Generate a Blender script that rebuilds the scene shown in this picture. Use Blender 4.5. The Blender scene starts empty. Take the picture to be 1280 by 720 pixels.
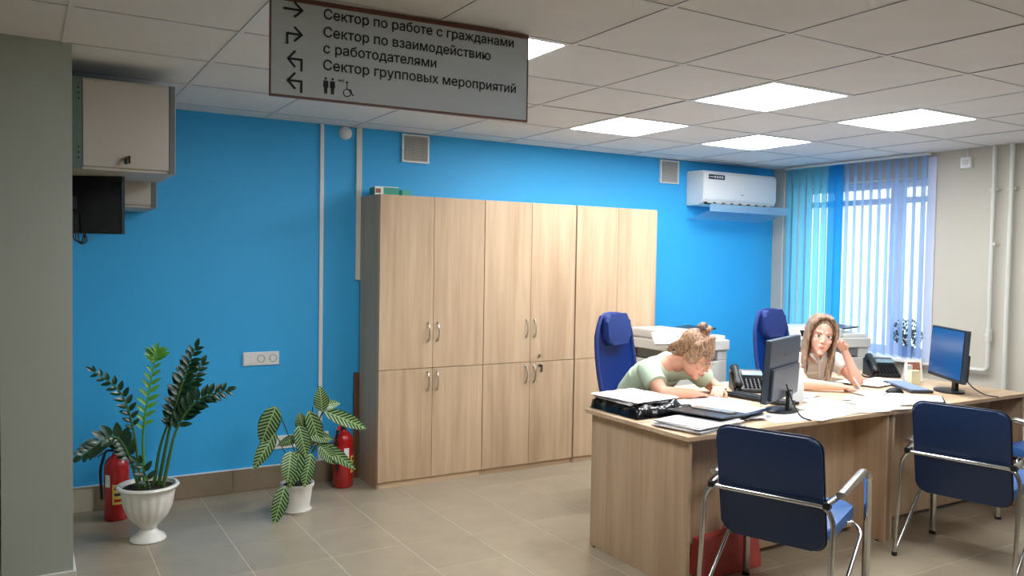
import bpy, bmesh, math, random
from mathutils import Vector, Matrix, Euler
random.seed(7)
C = bpy.context.scene.collection
PI = math.pi
# ------------------------------------------------------------------ camera
H = 1.5418
YAW, PITCH, ROLL, FPX = 0.53865, -0.03522, 0.01651, 1020.65
cam_d = bpy.data.cameras.new('camera'); cam_d.sensor_width = 36; cam_d.lens = FPX / 1280 * 36
cam_d.clip_start = 0.05; cam_d.clip_end = 200
cam = bpy.data.objects.new('camera', cam_d); C.objects.link(cam)
cy, sy, cp, sp, cr, sr = math.cos(YAW), math.sin(YAW), math.cos(PITCH), math.sin(PITCH), math.cos(ROLL), math.sin(ROLL)
f_ = Vector((sy*cp, cy*cp, sp)); r_ = Vector((cy, -sy, 0)); u_ = r_.cross(f_)
r2 = cr*r_ + sr*u_; u2 = -sr*r_ + cr*u_
m = Matrix.Identity(4)
for i in range(3):
    m[i][0], m[i][1], m[i][2] = r2[i], u2[i], -f_[i]
m[2][3] = H
cam.matrix_world = m
sc = bpy.context.scene; sc.camera = cam
# ------------------------------------------------------------------ world, light, exposure
PANEL_STRENGTH = 21.5
WORLD_STRENGTH = 3.2
w = bpy.data.worlds.new('sky'); sc.world = w; w.use_nodes = True
bg = w.node_tree.nodes['Background']; bg.inputs[0].default_value = (0.80, 0.91, 1.0, 1); bg.inputs[1].default_value = WORLD_STRENGTH
sc.view_settings.view_transform = 'Standard'; sc.view_settings.look = 'None'
sc.view_settings.exposure = 0.45; sc.view_settings.gamma = 1; sc.view_settings.use_curve_mapping = False
sc.cycles.max_bounces = 8; sc.cycles.diffuse_bounces = 5; sc.cycles.transparent_max_bounces = 16
sc.cycles.sample_clamp_indirect = 6
sc.cycles.caustics_reflective = False; sc.cycles.caustics_refractive = False
# ------------------------------------------------------------------ materials
def srgb(c):
    return tuple(((x/255/12.92) if x/255 <= .04045 else ((x/255+.055)/1.055)**2.4) for x in c) + (1,)
def mat(name, col, rough=.5, metal=0, noise=None, bump=0, bscale=200, spec=.5, emit=None, trans=0, alpha=1, sheen=0, var=.0, vscale=4, coat=0):
    m = bpy.data.materials.new(name); m.use_nodes = True; nt = m.node_tree; b = nt.nodes['Principled BSDF']
    b.inputs['Base Color'].default_value = srgb(col); b.inputs['Roughness'].default_value = rough
    b.inputs['Metallic'].default_value = metal; b.inputs['Specular IOR Level'].default_value = spec
    b.inputs['Coat Weight'].default_value = coat
    tc = nt.nodes.new('ShaderNodeTexCoord')
    if var:
        n = nt.nodes.new('ShaderNodeTexNoise'); n.inputs['Scale'].default_value = vscale; n.inputs['Detail'].default_value = 4
        nt.links.new(tc.outputs['Object'], n.inputs['Vector'])
        h = nt.nodes.new('ShaderNodeMapRange'); h.inputs[1].default_value = .3; h.inputs[2].default_value = .7
        h.inputs[3].default_value = 1-var; h.inputs[4].default_value = 1+var
        nt.links.new(n.outputs[0], h.inputs[0])
        v = nt.nodes.new('ShaderNodeVectorMath'); v.operation = 'SCALE'; v.inputs[0].default_value = srgb(col)[:3]
        nt.links.new(h.outputs[0], v.inputs['Scale']); nt.links.new(v.outputs[0], b.inputs['Base Color'])
    if bump:
        n = nt.nodes.new('ShaderNodeTexNoise'); n.inputs['Scale'].default_value = bscale; n.inputs['Detail'].default_value = 3
        nt.links.new(tc.outputs['Object'], n.inputs['Vector'])
        bu = nt.nodes.new('ShaderNodeBump'); bu.inputs['Strength'].default_value = bump; bu.inputs['Distance'].default_value = .01
        nt.links.new(n.outputs[0], bu.inputs['Height']); nt.links.new(bu.outputs[0], b.inputs['Normal'])
    if emit:
        b.inputs['Emission Color'].default_value = srgb(emit[0]); b.inputs['Emission Strength'].default_value = emit[1]
    if trans: b.inputs['Transmission Weight'].default_value = trans
    if alpha < 1: b.inputs['Alpha'].default_value = alpha
    return m
def wood(name, c1, c2, axis='z', rough=.5):
    m = bpy.data.materials.new(name); m.use_nodes = True; nt = m.node_tree; b = nt.nodes['Principled BSDF']; L = nt.links.new
    b.inputs['Roughness'].default_value = rough; b.inputs['Specular IOR Level'].default_value = .4
    tc = nt.nodes.new('ShaderNodeTexCoord'); mp = nt.nodes.new('ShaderNodeMapping')
    g = nt.nodes.new('ShaderNodeNewGeometry')
    oi = nt.nodes.new('ShaderNodeObjectInfo')
    ad = nt.nodes.new('ShaderNodeVectorMath'); ad.operation = 'MULTIPLY_ADD'
    cb = nt.nodes.new('ShaderNodeCombineXYZ')
    for i in range(3): L(oi.outputs['Random'], cb.inputs[i])
    ad.inputs[1].default_value = (1, 1, 1); L(tc.outputs['Object'], ad.inputs[0]); 
    sc_ = nt.nodes.new('ShaderNodeVectorMath'); sc_.operation = 'SCALE'; sc_.inputs['Scale'].default_value = 9
    L(cb.outputs[0], sc_.inputs[0]); L(sc_.outputs[0], ad.inputs[2]); L(ad.outputs[0], mp.inputs[0])
    mp.inputs['Scale'].default_value = (1.0, 22, 22) if axis == 'x' else (22, 1.0, 22) if axis == 'y' else (22, 22, 1.0)
    n = nt.nodes.new('ShaderNodeTexNoise'); n.inputs['Scale'].default_value = 1; n.inputs['Detail'].default_value = 6; n.inputs['Roughness'].default_value = .65
    n.inputs['Distortion'].default_value = .6
    L(mp.outputs[0], n.inputs['Vector'])
    mp2 = nt.nodes.new('ShaderNodeMapping'); L(ad.outputs[0], mp2.inputs[0])
    mp2.inputs['Scale'].default_value = (.7, 5, 5) if axis == 'x' else (5, .7, 5) if axis == 'y' else (5, 5, .7)
    n2 = nt.nodes.new('ShaderNodeTexNoise'); n2.inputs['Scale'].default_value = 1; n2.inputs['Detail'].default_value = 3; L(mp2.outputs[0], n2.inputs['Vector'])
    mx = nt.nodes.new('ShaderNodeMath'); mx.operation = 'ADD'; L(n.outputs[0], mx.inputs[0]); L(n2.outputs[0], mx.inputs[1])
    cr_ = nt.nodes.new('ShaderNodeValToRGB'); cr_.color_ramp.elements[0].position = .40; cr_.color_ramp.elements[1].position = .60
    cr_.color_ramp.elements[0].color = srgb(c1); cr_.color_ramp.elements[1].color = srgb(c2)
    hf = nt.nodes.new('ShaderNodeMath'); hf.operation = 'MULTIPLY'; hf.inputs[1].default_value = .5; L(mx.outputs[0], hf.inputs[0])
    L(hf.outputs[0], cr_.inputs[0]); L(cr_.outputs[0], b.inputs['Base Color'])
    bu = nt.nodes.new('ShaderNodeBump'); bu.inputs['Strength'].default_value = .15; bu.inputs['Distance'].default_value = .002; L(n.outputs[0], bu.inputs['Height']); L(bu.outputs[0], b.inputs['Normal'])
    return m
def emis(name, col, s):
    m = bpy.data.materials.new(name); m.use_nodes = True; nt = m.node_tree; nt.nodes.remove(nt.nodes['Principled BSDF'])
    e = nt.nodes.new('ShaderNodeEmission'); e.inputs[0].default_value = srgb(col); e.inputs[1].default_value = s
    nt.links.new(e.outputs[0], nt.nodes['Material Output'].inputs[0]); return m
def veil(name, col, transl, transp):
    """thin see-through fabric: diffuse + translucent + transparent"""
    m = bpy.data.materials.new(name); m.use_nodes = True; nt = m.node_tree; nt.nodes.remove(nt.nodes['Principled BSDF']); L = nt.links.new
    d = nt.nodes.new('ShaderNodeBsdfDiffuse'); t = nt.nodes.new('ShaderNodeBsdfTranslucent'); p = nt.nodes.new('ShaderNodeBsdfTransparent')
    for s in (d, t): s.inputs[0].default_value = srgb(col)
    p.inputs[0].default_value = srgb(tuple(min(255, int(x*.5+128)) for x in col))
    a = nt.nodes.new('ShaderNodeMixShader'); a.inputs[0].default_value = transl; L(d.outputs[0], a.inputs[1]); L(t.outputs[0], a.inputs[2])
    b = nt.nodes.new('ShaderNodeMixShader'); b.inputs[0].default_value = transp; L(a.outputs[0], b.inputs[1]); L(p.outputs[0], b.inputs[2])
    L(b.outputs[0], nt.nodes['Material Output'].inputs[0]); return m
def tile_mat(name, col, rough, var, scale=6, objvar=.05):
    m = mat(name, col, rough); nt = m.node_tree; L = nt.links.new; b = nt.nodes['Principled BSDF']
    tc = nt.nodes.new('ShaderNodeTexCoord'); oi = nt.nodes.new('ShaderNodeObjectInfo'); g = nt.nodes.new('ShaderNodeNewGeometry')
    n = nt.nodes.new('ShaderNodeTexNoise'); n.inputs['Scale'].default_value = scale; n.inputs['Detail'].default_value = 5; n.inputs['Roughness'].default_value = .6
    L(g.outputs['Position'], n.inputs['Vector'])
    a = nt.nodes.new('ShaderNodeMapRange'); a.inputs[1].default_value = .3; a.inputs[2].default_value = .7; a.inputs[3].default_value = 1-var; a.inputs[4].default_value = 1+var; L(n.outputs[0], a.inputs[0])
    o = nt.nodes.new('ShaderNodeMapRange'); o.inputs[3].default_value = 1-objvar; o.inputs[4].default_value = 1+objvar; L(oi.outputs['Random'], o.inputs[0])
    mu = nt.nodes.new('ShaderNodeMath'); mu.operation = 'MULTIPLY'; L(a.outputs[0], mu.inputs[0]); L(o.outputs[0], mu.inputs[1])
    v = nt.nodes.new('ShaderNodeVectorMath'); v.operation = 'SCALE'; v.inputs[0].default_value = srgb(col)[:3]; L(mu.outputs[0], v.inputs['Scale']); L(v.outputs[0], b.inputs['Base Color'])
    return m
M = dict(
 blue=mat('blue_wall_paint', (50,172,236), .55, bump=.08, bscale=300, var=.03, vscale=1.5),
 grey=mat('grey_wall_paint', (196,190,177), .7, bump=.08, bscale=300, var=.02, vscale=2),
 column=mat('column_paint', (168,174,164), .7, bump=.1, bscale=300, var=.03, vscale=2),
 ceil=mat('ceiling_tile_board', (234,232,230), .9, bump=.25, bscale=500, var=.03, vscale=3),
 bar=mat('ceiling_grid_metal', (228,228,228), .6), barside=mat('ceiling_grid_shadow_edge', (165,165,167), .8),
 floor=tile_mat('porcelain_floor_tile', (158,146,126), .28, .09), grout=mat('floor_grout', (214,204,184), .8),
 skirt=tile_mat('skirting_tile', (140,124,104), .35, .08), white=mat('white_plastic', (232,233,232), .35), offw=mat('cream_plastic', (214,214,206), .4),
 oak=wood('sonoma_oak_upright', (182,153,124), (206,178,147), 'z'), oakx=wood('sonoma_oak_lengthwise', (190,160,128), (220,194,162), 'x'),
 oaky=wood('sonoma_oak_crosswise', (190,160,128), (220,194,162), 'y'),
 brownw=wood('brown_board', (96,62,40), (132,90,60), 'z'),
 chrome=mat('polished_chrome', (205,205,205), .16, 1), steel=mat('satin_nickel', (190,186,178), .3, 1), alu=mat('brushed_grey_aluminium', (128,134,130), .45, .6),
 navy=mat('navy_leatherette', (16,42,80), .42, bump=.12, bscale=180), seam=mat('dark_piping', (8,14,32), .5),
 seat=mat('lit_blue_leatherette', (58,104,172), .4, bump=.12, bscale=180),  # lamp light on the seat put into a brighter blue than the backrest
 black=mat('black_plastic', (16,17,19), .4, bump=.05), dark=mat('dark_grey_plastic', (44,48,54), .35), bezel=mat('monitor_back_grey', (66,74,86), .38), gap=mat('dark_gap', (10,10,10), .9),
 red=mat('red_enamel', (176,20,24), .25, coat=.4), paper=mat('white_paper', (240,240,240), .8), paperg=mat('greyish_paper', (206,206,212), .8), cream=mat('cream_card', (232,222,180), .7),
 label=mat('label_yellow', (214,186,84), .6), pot=mat('glazed_white_pot', (228,226,220), .3), soil=mat('potting_soil', (44,34,26), .95, bump=1, bscale=60, var=.4, vscale=60),
 stem=mat('green_stem', (64,104,48), .5, var=.15, vscale=10), zleaf=mat('dark_glossy_leaf', (18,56,30), .28, var=.2, vscale=20), zyoung=mat('young_green_leaf', (84,148,50), .35, var=.12, vscale=20),
 cstem=mat('purple_brown_stem', (76,56,48), .6, var=.2, vscale=20),
 mfp=mat('printer_pale_grey', (212,211,205), .42), mfpd=mat('printer_mid_grey', (120,122,124), .45), glassd=mat('dark_glass', (20,24,30), .08),
 lilac=mat('upvc_frame', (226,228,240), .35), rackb=mat('light_grey_powdercoat', (182,174,164), .45), rackg=mat('green_grey_profile', (88,108,98), .5), rackg2=mat('mid_grey_profile', (96,100,100), .5),
 signf=mat('sign_grey_panel', (190,200,208), .5), signb=mat('sign_brown_border', (104,66,58), .5), ink=mat('black_lettering', (10,10,12), .6),
 plastbag=mat('black_polythene', (10,10,12), .18, bump=.5, bscale=25), redbox=mat('red_card', (196,84,78), .6, var=.15, vscale=8), teal=mat('teal_print', (60,160,140), .5),
 mint=mat('mint_green_knit', (194,212,188), .85, bump=.15, bscale=150, var=.05, vscale=10), blouse=mat('white_blouse_cloth', (250,246,240), .8, bump=.1, bscale=120),
 skin=mat('skin', (226,166,138), .5, var=.05, vscale=12), skinp=mat('skin_pale', (236,184,162), .5, var=.05, vscale=12), lips=mat('lips', (196,108,102), .4), eye=mat('dark_iris', (40,28,22), .2), eyew=mat('eye_white', (230,226,222), .3),
 denim=mat('dark_trousers', (38,42,60), .85), gold=mat('gold_wire', (190,150,80), .3, 1), wirew=mat('white_cable', (222,222,220), .5), wirek=mat('black_cable', (14,14,14), .5),
 keyw=mat('blue_white_keys', (150,170,205), .3), keyk=mat('black_keys', (34,36,40), .35), lcd=mat('phone_display', (112,134,144), .25), photo=mat('brown_photo_print', (150,96,70), .6, var=.4, vscale=80),
 ground=mat('pale_paving', (190,190,184), .9, var=.08, vscale=2), facade=mat('pale_facade', (206,196,180), .9, var=.05, vscale=1), bush=mat('shrub_leaf', (66,92,96), .6, var=.3, vscale=20),
 rad=mat('radiator_enamel', (225,226,228), .35), sill=mat('white_sill', (226,228,234), .3))
def streak(name, c1, c2, sx=60, sz=6):
    m = mat(name, c1, .5); nt = m.node_tree; L = nt.links.new; b = nt.nodes['Principled BSDF']
    tc = nt.nodes.new('ShaderNodeTexCoord'); mp = nt.nodes.new('ShaderNodeMapping'); mp.inputs['Scale'].default_value = (sx, sx, sz); L(tc.outputs['Object'], mp.inputs[0])
    n = nt.nodes.new('ShaderNodeTexNoise'); n.inputs['Scale'].default_value = 1; n.inputs['Detail'].default_value = 4; n.inputs['Distortion'].default_value = .5; L(mp.outputs[0], n.inputs['Vector'])
    r = nt.nodes.new('ShaderNodeValToRGB'); r.color_ramp.elements[0].position = .35; r.color_ramp.elements[1].position = .65
    r.color_ramp.elements[0].color = srgb(c1); r.color_ramp.elements[1].color = srgb(c2); L(n.outputs[0], r.inputs[0]); L(r.outputs[0], b.inputs['Base Color'])
    bu = nt.nodes.new('ShaderNodeBump'); bu.inputs['Strength'].default_value = .6; bu.inputs['Distance'].default_value = .004; L(n.outputs[0], bu.inputs['Height']); L(bu.outputs[0], b.inputs['Normal'])
    return m
M['hair1'] = streak('reddish_blond_hair', (106,72,52), (190,148,112), 90, 30)
M['hair2'] = streak('ash_blond_hair', (92,70,56), (176,146,118), 110, 8)
def leaf_stripe():
    m = mat('striped_leaf', (30,80,40), .4); nt = m.node_tree; L = nt.links.new; b = nt.nodes['Principled BSDF']
    uv = nt.nodes.new('ShaderNodeUVMap'); s = nt.nodes.new('ShaderNodeSeparateXYZ'); L(uv.outputs[0], s.inputs[0])
    def mth(op, a, bb=None, c=None):
        n = nt.nodes.new('ShaderNodeMath'); n.operation = op
        for i, x in enumerate((a, bb, c)):
            if x is None: continue
            if isinstance(x, (int, float)): n.inputs[i].default_value = x
            else: L(x, n.inputs[i])
        return n.outputs[0]
    au = mth('ABSOLUTE', mth('SUBTRACT', s.outputs[0], .5))
    ph = mth('MULTIPLY', mth('SUBTRACT', s.outputs[1], mth('MULTIPLY', au, .38)), 66)
    sn = mth('SINE', ph)
    mask = mth('GREATER_THAN', sn, .35)
    mid = mth('LESS_THAN', au, .03); mask2 = mth('MAXIMUM', mask, mid)
    inner = mth('LESS_THAN', au, .44); mask3 = mth('MULTIPLY', mask2, inner)
    mx = nt.nodes.new('ShaderNodeMix'); mx.data_type = 'RGBA'; mx.inputs[6].default_value = srgb((28,66,36)); mx.inputs[7].default_value = srgb((150,180,118))
    L(mask3, mx.inputs[0]); L(mx.outputs[2], b.inputs['Base Color']); return m
M['cleaf'] = leaf_stripe()
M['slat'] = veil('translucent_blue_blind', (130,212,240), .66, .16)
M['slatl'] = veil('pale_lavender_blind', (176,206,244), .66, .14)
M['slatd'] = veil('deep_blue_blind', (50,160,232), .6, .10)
M['mesh'] = veil('blue_chair_mesh', (20,50,124), .12, .12)
M['acryl'] = veil('clear_acrylic', (200,230,245), .3, .62)
# ------------------------------------------------------------------ helpers
def box(bm, x0, x1, y0, y1, z0, z1, bev=0, M4=None):
    r = bmesh.ops.create_cube(bm, size=1)['verts']
    for v in r: v.co = Vector((x0+(x1-x0)*(v.co.x+.5), y0+(y1-y0)*(v.co.y+.5), z0+(z1-z0)*(v.co.z+.5)))
    if bev:
        es = list({e for v in r for e in v.link_edges}); out = bmesh.ops.bevel(bm, geom=es, offset=bev, segments=2, affect='EDGES', profile=.6)
        r = list({v for f in out['faces'] for v in f.verts} | {v for v in r if v.is_valid})
        if M4: 
            seen = set(r)
            r = list(seen)
    if M4:
        for v in r: v.co = M4 @ v.co
    return r
def bx(x0, x1, y0, y1, z0, z1, bev=0):
    bm = bmesh.new(); box(bm, x0, x1, y0, y1, z0, z1, bev); return bm
def frame_of(d):
    d = Vector(d).normalized(); a = Vector((0, 0, 1)) if abs(d.z) < .9 else Vector((1, 0, 0))
    x = a.cross(d).normalized(); return x, d.cross(x)
def tube(bm, pts, r, seg=8, sx=1, sy=1, up=None, cap=True, radii=None):
    pts = [Vector(p) for p in pts]; rings = []; px = None
    for i, p in enumerate(pts):
        d = (pts[min(i+1, len(pts)-1)] - pts[max(i-1, 0)])
        if d.length < 1e-9: d = Vector((0, 0, 1))
        d.normalize()
        if up is not None: x = Vector(up).cross(d).normalized() if Vector(up).cross(d).length > .05 else (px or frame_of(d)[0])
        elif px is None: x = frame_of(d)[0]
        else: x = (px - d*px.dot(d)).normalized()
        px = x; y = d.cross(x); rr = radii[i] if radii else r
        rings.append([bm.verts.new(p + x*math.cos(2*PI*k/seg)*rr*sx + y*math.sin(2*PI*k/seg)*rr*sy) for k in range(seg)])
    for a, b in zip(rings, rings[1:]):
        for k in range(seg): bm.faces.new((a[k], a[(k+1) % seg], b[(k+1) % seg], b[k]))
    if cap: bm.faces.new(list(reversed(rings[0]))); bm.faces.new(rings[-1])
    return bm
def smooth_path(pts, r=.04, n=5):
    """round the corners of a polyline"""
    pts = [Vector(p) for p in pts]; out = [pts[0]]
    for i in range(1, len(pts)-1):
        a, b, c = pts[i-1], pts[i], pts[i+1]; da = (a-b); dc = (c-b)
        rr = min(r, da.length*.48, dc.length*.48); p0 = b + da.normalized()*rr; p2 = b + dc.normalized()*rr
        for k in range(n+1):
            t = k/n; out.append(p0*(1-t)**2 + b*2*t*(1-t) + p2*t*t)
    out.append(pts[-1]); return out
def lathe(bm, prof, seg=24, flute=None, c=(0, 0, 0)):
    rings = []
    for r, z in prof:
        ring = []
        for k in range(seg):
            a = 2*PI*k/seg; rr = r*(1+(flute(z)*(abs(math.sin(a*9))-.5) if flute else 0))
            ring.append(bm.verts.new((c[0]+rr*math.cos(a), c[1]+rr*math.sin(a), c[2]+z)))
        rings.append(ring)
    for a, b in zip(rings, rings[1:]):
        for k in range(seg): bm.faces.new((a[k], a[(k+1) % seg], b[(k+1) % seg], b[k]))
    if prof[0][0] > 1e-4: bm.faces.new(list(reversed(rings[0])))
    if prof[-1][0] > 1e-4: bm.faces.new(rings[-1])
    return bm
def rrect(w, h, r, n=6):
    o = []
    for cx_, cy_, a0 in ((w/2-r, h/2-r, 0), (-w/2+r, h/2-r, PI/2), (-w/2+r, -h/2+r, PI), (w/2-r, -h/2+r, 1.5*PI)):
        for k in range(n+1): a = a0+PI/2*k/n; o.append((cx_+r*math.cos(a), cy_+r*math.sin(a)))
    return o
def prism(bm, outline, t, bev=0):
    """outline in the xy plane extruded from z=0 to z=t"""
    a = [bm.verts.new((x, y, 0)) for x, y in outline]; b = [bm.verts.new((x, y, t)) for x, y in outline]
    n = len(a); fs = [bm.faces.new(list(reversed(a))), bm.faces.new(b)]
    for k in range(n): bm.faces.new((a[k], a[(k+1) % n], b[(k+1) % n], b[k]))
    if bev:
        es = [e for f in fs for e in f.edges]; bmesh.ops.bevel(bm, geom=es, offset=bev, segments=3, affect='EDGES', profile=.5)
    return bm
def xf(bm, M4):
    bmesh.ops.transform(bm, matrix=M4, verts=bm.verts); return bm
def TR(x=0, y=0, z=0, rx=0, ry=0, rz=0):
    return Matrix.Translation((x, y, z)) @ Euler((rx, ry, rz)).to_matrix().to_4x4()
def obj(name, bm, material, parent=None, smooth=False, loc=None, rot=None, label=None, mats=None):
    me = bpy.data.meshes.new(name)
    if isinstance(bm, bmesh.types.BMesh):
        bmesh.ops.recalc_face_normals(bm, faces=bm.faces); bm.to_mesh(me); bm.free()
    else: me = bm
    if material is not None and not me.materials: me.materials.append(material)
    if mats:
        for k in mats: me.materials.append(k)
    if smooth:
        for p in me.polygons: p.use_smooth = True
        if smooth != 'all': me.set_sharp_from_angle(angle=math.radians(40))
    o = bpy.data.objects.new(name, me); C.objects.link(o)
    if parent is not None: o.parent = parent
    if loc is not None: o.location = loc
    if rot is not None: o.rotation_euler = rot
    if label: o['label'] = label
    return o
def thing(name, label, cat, loc=(0, 0, 0), rz=0, group=None):
    o = bpy.data.objects.new(name, None); C.objects.link(o); o.empty_display_size = .1
    o.location = loc; o.rotation_euler = (0, 0, rz); o['label'] = label; o['category'] = cat
    if group: o['group'] = group
    return o
def tag(o, label, cat, group=None, kind=None):
    o['label'] = label; o['category'] = cat
    if group: o['group'] = group
    if kind: o['kind'] = kind
    return o
def struct(name, bm, m, parent=None, **k):
    o = obj(name, bm, m, parent, **k)
    if parent is None: o['kind'] = 'structure'
    return o
def kids(o): return [c for c in bpy.data.objects if c.parent == o]
def dup(o, parent=None, loc=None, rz=None, label=None):
    ch = kids(o); c = o.copy(); C.objects.link(c); c.parent = parent
    if loc is not None: c.location = loc
    if rz is not None: c.rotation_euler = (0, 0, rz)
    if label: c['label'] = label
    for k in ch: dup(k, c)
    return c
# ------------------------------------------------------------------ room
CZ = 2.4286; YW = 5.42; XR = 6.12; XL = -3.0; YF = -3.0
# floor: grout bed + tiles
flo = struct('floor', bx(XL, XR+.3, YF, YW+.25, -.1, -.0015), M['grout'])
TX, TY, X0, Y0 = .3975, .3975, .5526, 4.01
tme = None
far = bmesh.new()
for i in range(-10, 16):
    for j in range(-18, 5):
        x0 = X0+TX*i; y0 = Y0+TY*j; x1 = min(x0+TX, XR+.1); y1 = min(y0+TY, YW+.05)
        if x1-x0 < .05 or y1-y0 < .03: continue
        vis = (-2 <= i <= 13) and (-7 <= j)
        if not vis:
            box(far, x0+.0015, x1-.0015, y0+.0015, y1-.0015, -.008, 0); continue
        full = abs(x1-x0-TX) < 1e-6 and abs(y1-y0-TY) < 1e-6
        if full and tme: obj('floor_tile', tme, None, flo, loc=(x0, y0, 0)); continue
        b = bx(.0025, x1-x0-.0025, .0025, y1-y0-.0025, -.008, 0, .0006); o = obj('floor_tile', b, M['floor'], flo, loc=(x0, y0, 0))
        if full: tme = o.data
o = obj('distant_floor_tiles', far, M['floor'], flo); o['kind'] = 'stuff'
# ceiling: slab + tiles + grid bars + light panels
cei = struct('ceiling', bx(XL, XR+.3, YF, YW+.25, CZ+.05, CZ+.15), M['ceil'])
GX, GY, G = 1.948, 2.200, .6
lights = [(2,1),(4,1),(2,3),(4,3),(-1,1),(2,-2),(-1,-3)]  # last two panels are out of frame, added for fill light
far = bmesh.new(); cme = None
def mesh_of(bm, m): 
    me = bpy.data.meshes.new('tile'); bmesh.ops.recalc_face_normals(bm, faces=bm.faces); bm.to_mesh(me); bm.free(); me.materials.append(m); return me
for i in range(-9, 8):
    for j in range(-9, 6):
        if (i, j) in lights: continue
        x0 = GX+G*i; y0 = GY+G*j; x1 = min(x0+G, XR+.01); y1 = min(y0+G, YW+.01)
        if x1-x0 < .03 or y1-y0 < .03: continue
        if not (i >= -4 and j >= -3): box(far, x0+.01, x1-.01, y0+.01, y1-.01, CZ+.004, CZ+.03); continue
        full = abs(x1-x0-G) < 1e-6 and abs(y1-y0-G) < 1e-6
        if full:
            if not cme: cme = mesh_of(bx(.008, G-.008, .008, G-.008, .0035, .02), M['ceil'])
            o = obj('ceiling_tile', cme, None, cei, loc=(x0, y0, CZ))
            if (i, j) in ((1,-1),(2,-1),(3,0),(1,2)): o.rotation_euler = (random.uniform(-.006,.006), random.uniform(-.006,.006), 0)
        else: obj('ceiling_tile', bx(.008, x1-x0-.002, .008, y1-y0-.002, .0035, .02), M['ceil'], cei, loc=(x0, y0, CZ))
o = obj('distant_ceiling_tiles', far, M['ceil'], cei); o['kind'] = 'stuff'
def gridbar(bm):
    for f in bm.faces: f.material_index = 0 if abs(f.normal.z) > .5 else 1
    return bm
for i in range(-9, 8):
    x = GX+G*i
    if XL < x < XR:
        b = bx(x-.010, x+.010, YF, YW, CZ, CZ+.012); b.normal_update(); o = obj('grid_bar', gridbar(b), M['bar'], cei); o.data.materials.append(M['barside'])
for j in range(-9, 6):
    y = GY+G*j
    if YF < y < YW:
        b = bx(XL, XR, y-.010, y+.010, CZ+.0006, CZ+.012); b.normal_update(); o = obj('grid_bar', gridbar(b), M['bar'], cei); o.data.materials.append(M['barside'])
# walls
struct('wall_back', bx(XL, XR+.3, YW, YW+.2, 0, CZ+.05), M['blue'])
struct('wall_left', bx(XL-.2, XL, YF, YW, 0, CZ+.05), M['grey'])
struct('wall_front', bx(XL, XR, YF-.2, YF, 0, CZ+.05), M['grey'])
WY0, WY1, WZ0, WZ1 = 3.87, 5.17, .80, 2.25
b = bmesh.new()
box(b, XR, XR+.28, YF, WY0, 0, CZ+.05); box(b, XR, XR+.28, WY1, YW, 0, CZ+.05)
box(b, XR, XR+.28, WY0, WY1, 0, WZ0-.03); box(b, XR, XR+.28, WY0, WY1, WZ1, CZ+.05)
struct('wall_right', b, M['grey'])
struct('wall_partition', bx(-.088, .178, 3.99, YW, 0, CZ), M['column'])
t = struct('baseboard_partition', bx(-.1, .19, 3.977, YW-.03, 0, .155, .003), M['offw'])
# skirting tiles on the blue wall
sk = struct('baseboard_back', bx(.19, 2.02, YW-.008, YW, 0, .148), M['grout'])
for k in range(-1, 4):
    x0 = max(.195, X0+.2+TX*k); x1 = min(X0+.2+TX*(k+1), 2.0)
    if x1 > x0+.02: obj('skirting_tile', bx(x0+.0015, x1-.0015, YW-.016, YW-.007, .002, .148, .001), M['skirt'], sk)
struct('trim_1', bx(.19, 2.0, YW-.018, YW, .148, .153), M['white'])
struct('baseboard_right', bx(XR-.014, XR, YF, YW, .0, .09, .002), M['skirt'])
# window
wn = struct('window_1', bx(XR+.26, XR+.27, WY0, WY1, WZ0-.02, WZ0+.0), M['lilac'])
def fr(y0, y1, z0, z1, x0=XR+.14, x1=XR+.21, name='window_frame'): obj(name, bx(x0, x1, y0, y1, z0, z1, .004), M['lilac'], wn)
fr(WY0, WY1, WZ0, WZ0+.07); fr(WY0, WY1, WZ1-.06, WZ1); fr(WY0, WY0+.06, WZ0+.07, WZ1-.06); fr(WY1-.06, WY1, WZ0+.07, WZ1-.06)
fr(4.17, 4.29, WZ0+.07, WZ1-.06, name='mullion'); fr(4.76, 4.84, WZ0+.07, WZ1-.06, name='mullion')
fr(3.93, 4.17, 2.06, 2.11, name='transom'); fr(4.29, 4.76, 2.06, 2.11, name='transom'); fr(4.84, 5.11, 2.06, 2.11, name='transom')
gl = mat('window_glass', (250,252,255), .0, trans=1, spec=.5)
nt = gl.node_tree; nt.nodes.remove(nt.nodes['Principled BSDF']); tp = nt.nodes.new('ShaderNodeBsdfTransparent'); tp.inputs[0].default_value = (.93,.97,.97,1)
gs = nt.nodes.new('ShaderNodeBsdfGlossy'); gs.inputs['Roughness'].default_value = .02; mx = nt.nodes.new('ShaderNodeMixShader'); mx.inputs[0].default_value = .05
nt.links.new(tp.outputs[0], mx.inputs[1]); nt.links.new(gs.outputs[0], mx.inputs[2]); nt.links.new(mx.outputs[0], nt.nodes['Material Output'].inputs[0])
for y0, y1 in ((3.93, 4.17), (4.29, 4.76), (4.84, 5.11)):
    obj('pane', bx(XR+.172, XR+.178, y0, y1, WZ0+.07, 2.06), gl, wn); obj('pane', bx(XR+.172, XR+.178, y0, y1, 2.11, WZ1-.06), gl, wn)
obj('window_handle', bx(XR+.11, XR+.14, 4.22, 4.24, 1.38, 1.52, .004), M['white'], wn)
obj('window_casing', bx(XR-.012, XR, 3.80, WY0, WZ0-.03, 2.40, .003), M['lilac'], wn)
obj('window_sill', bx(XR-.1, XR+.14, WY0+.001, WY1-.001, WZ0-.028, WZ0, .004), M['sill'], wn)
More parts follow.
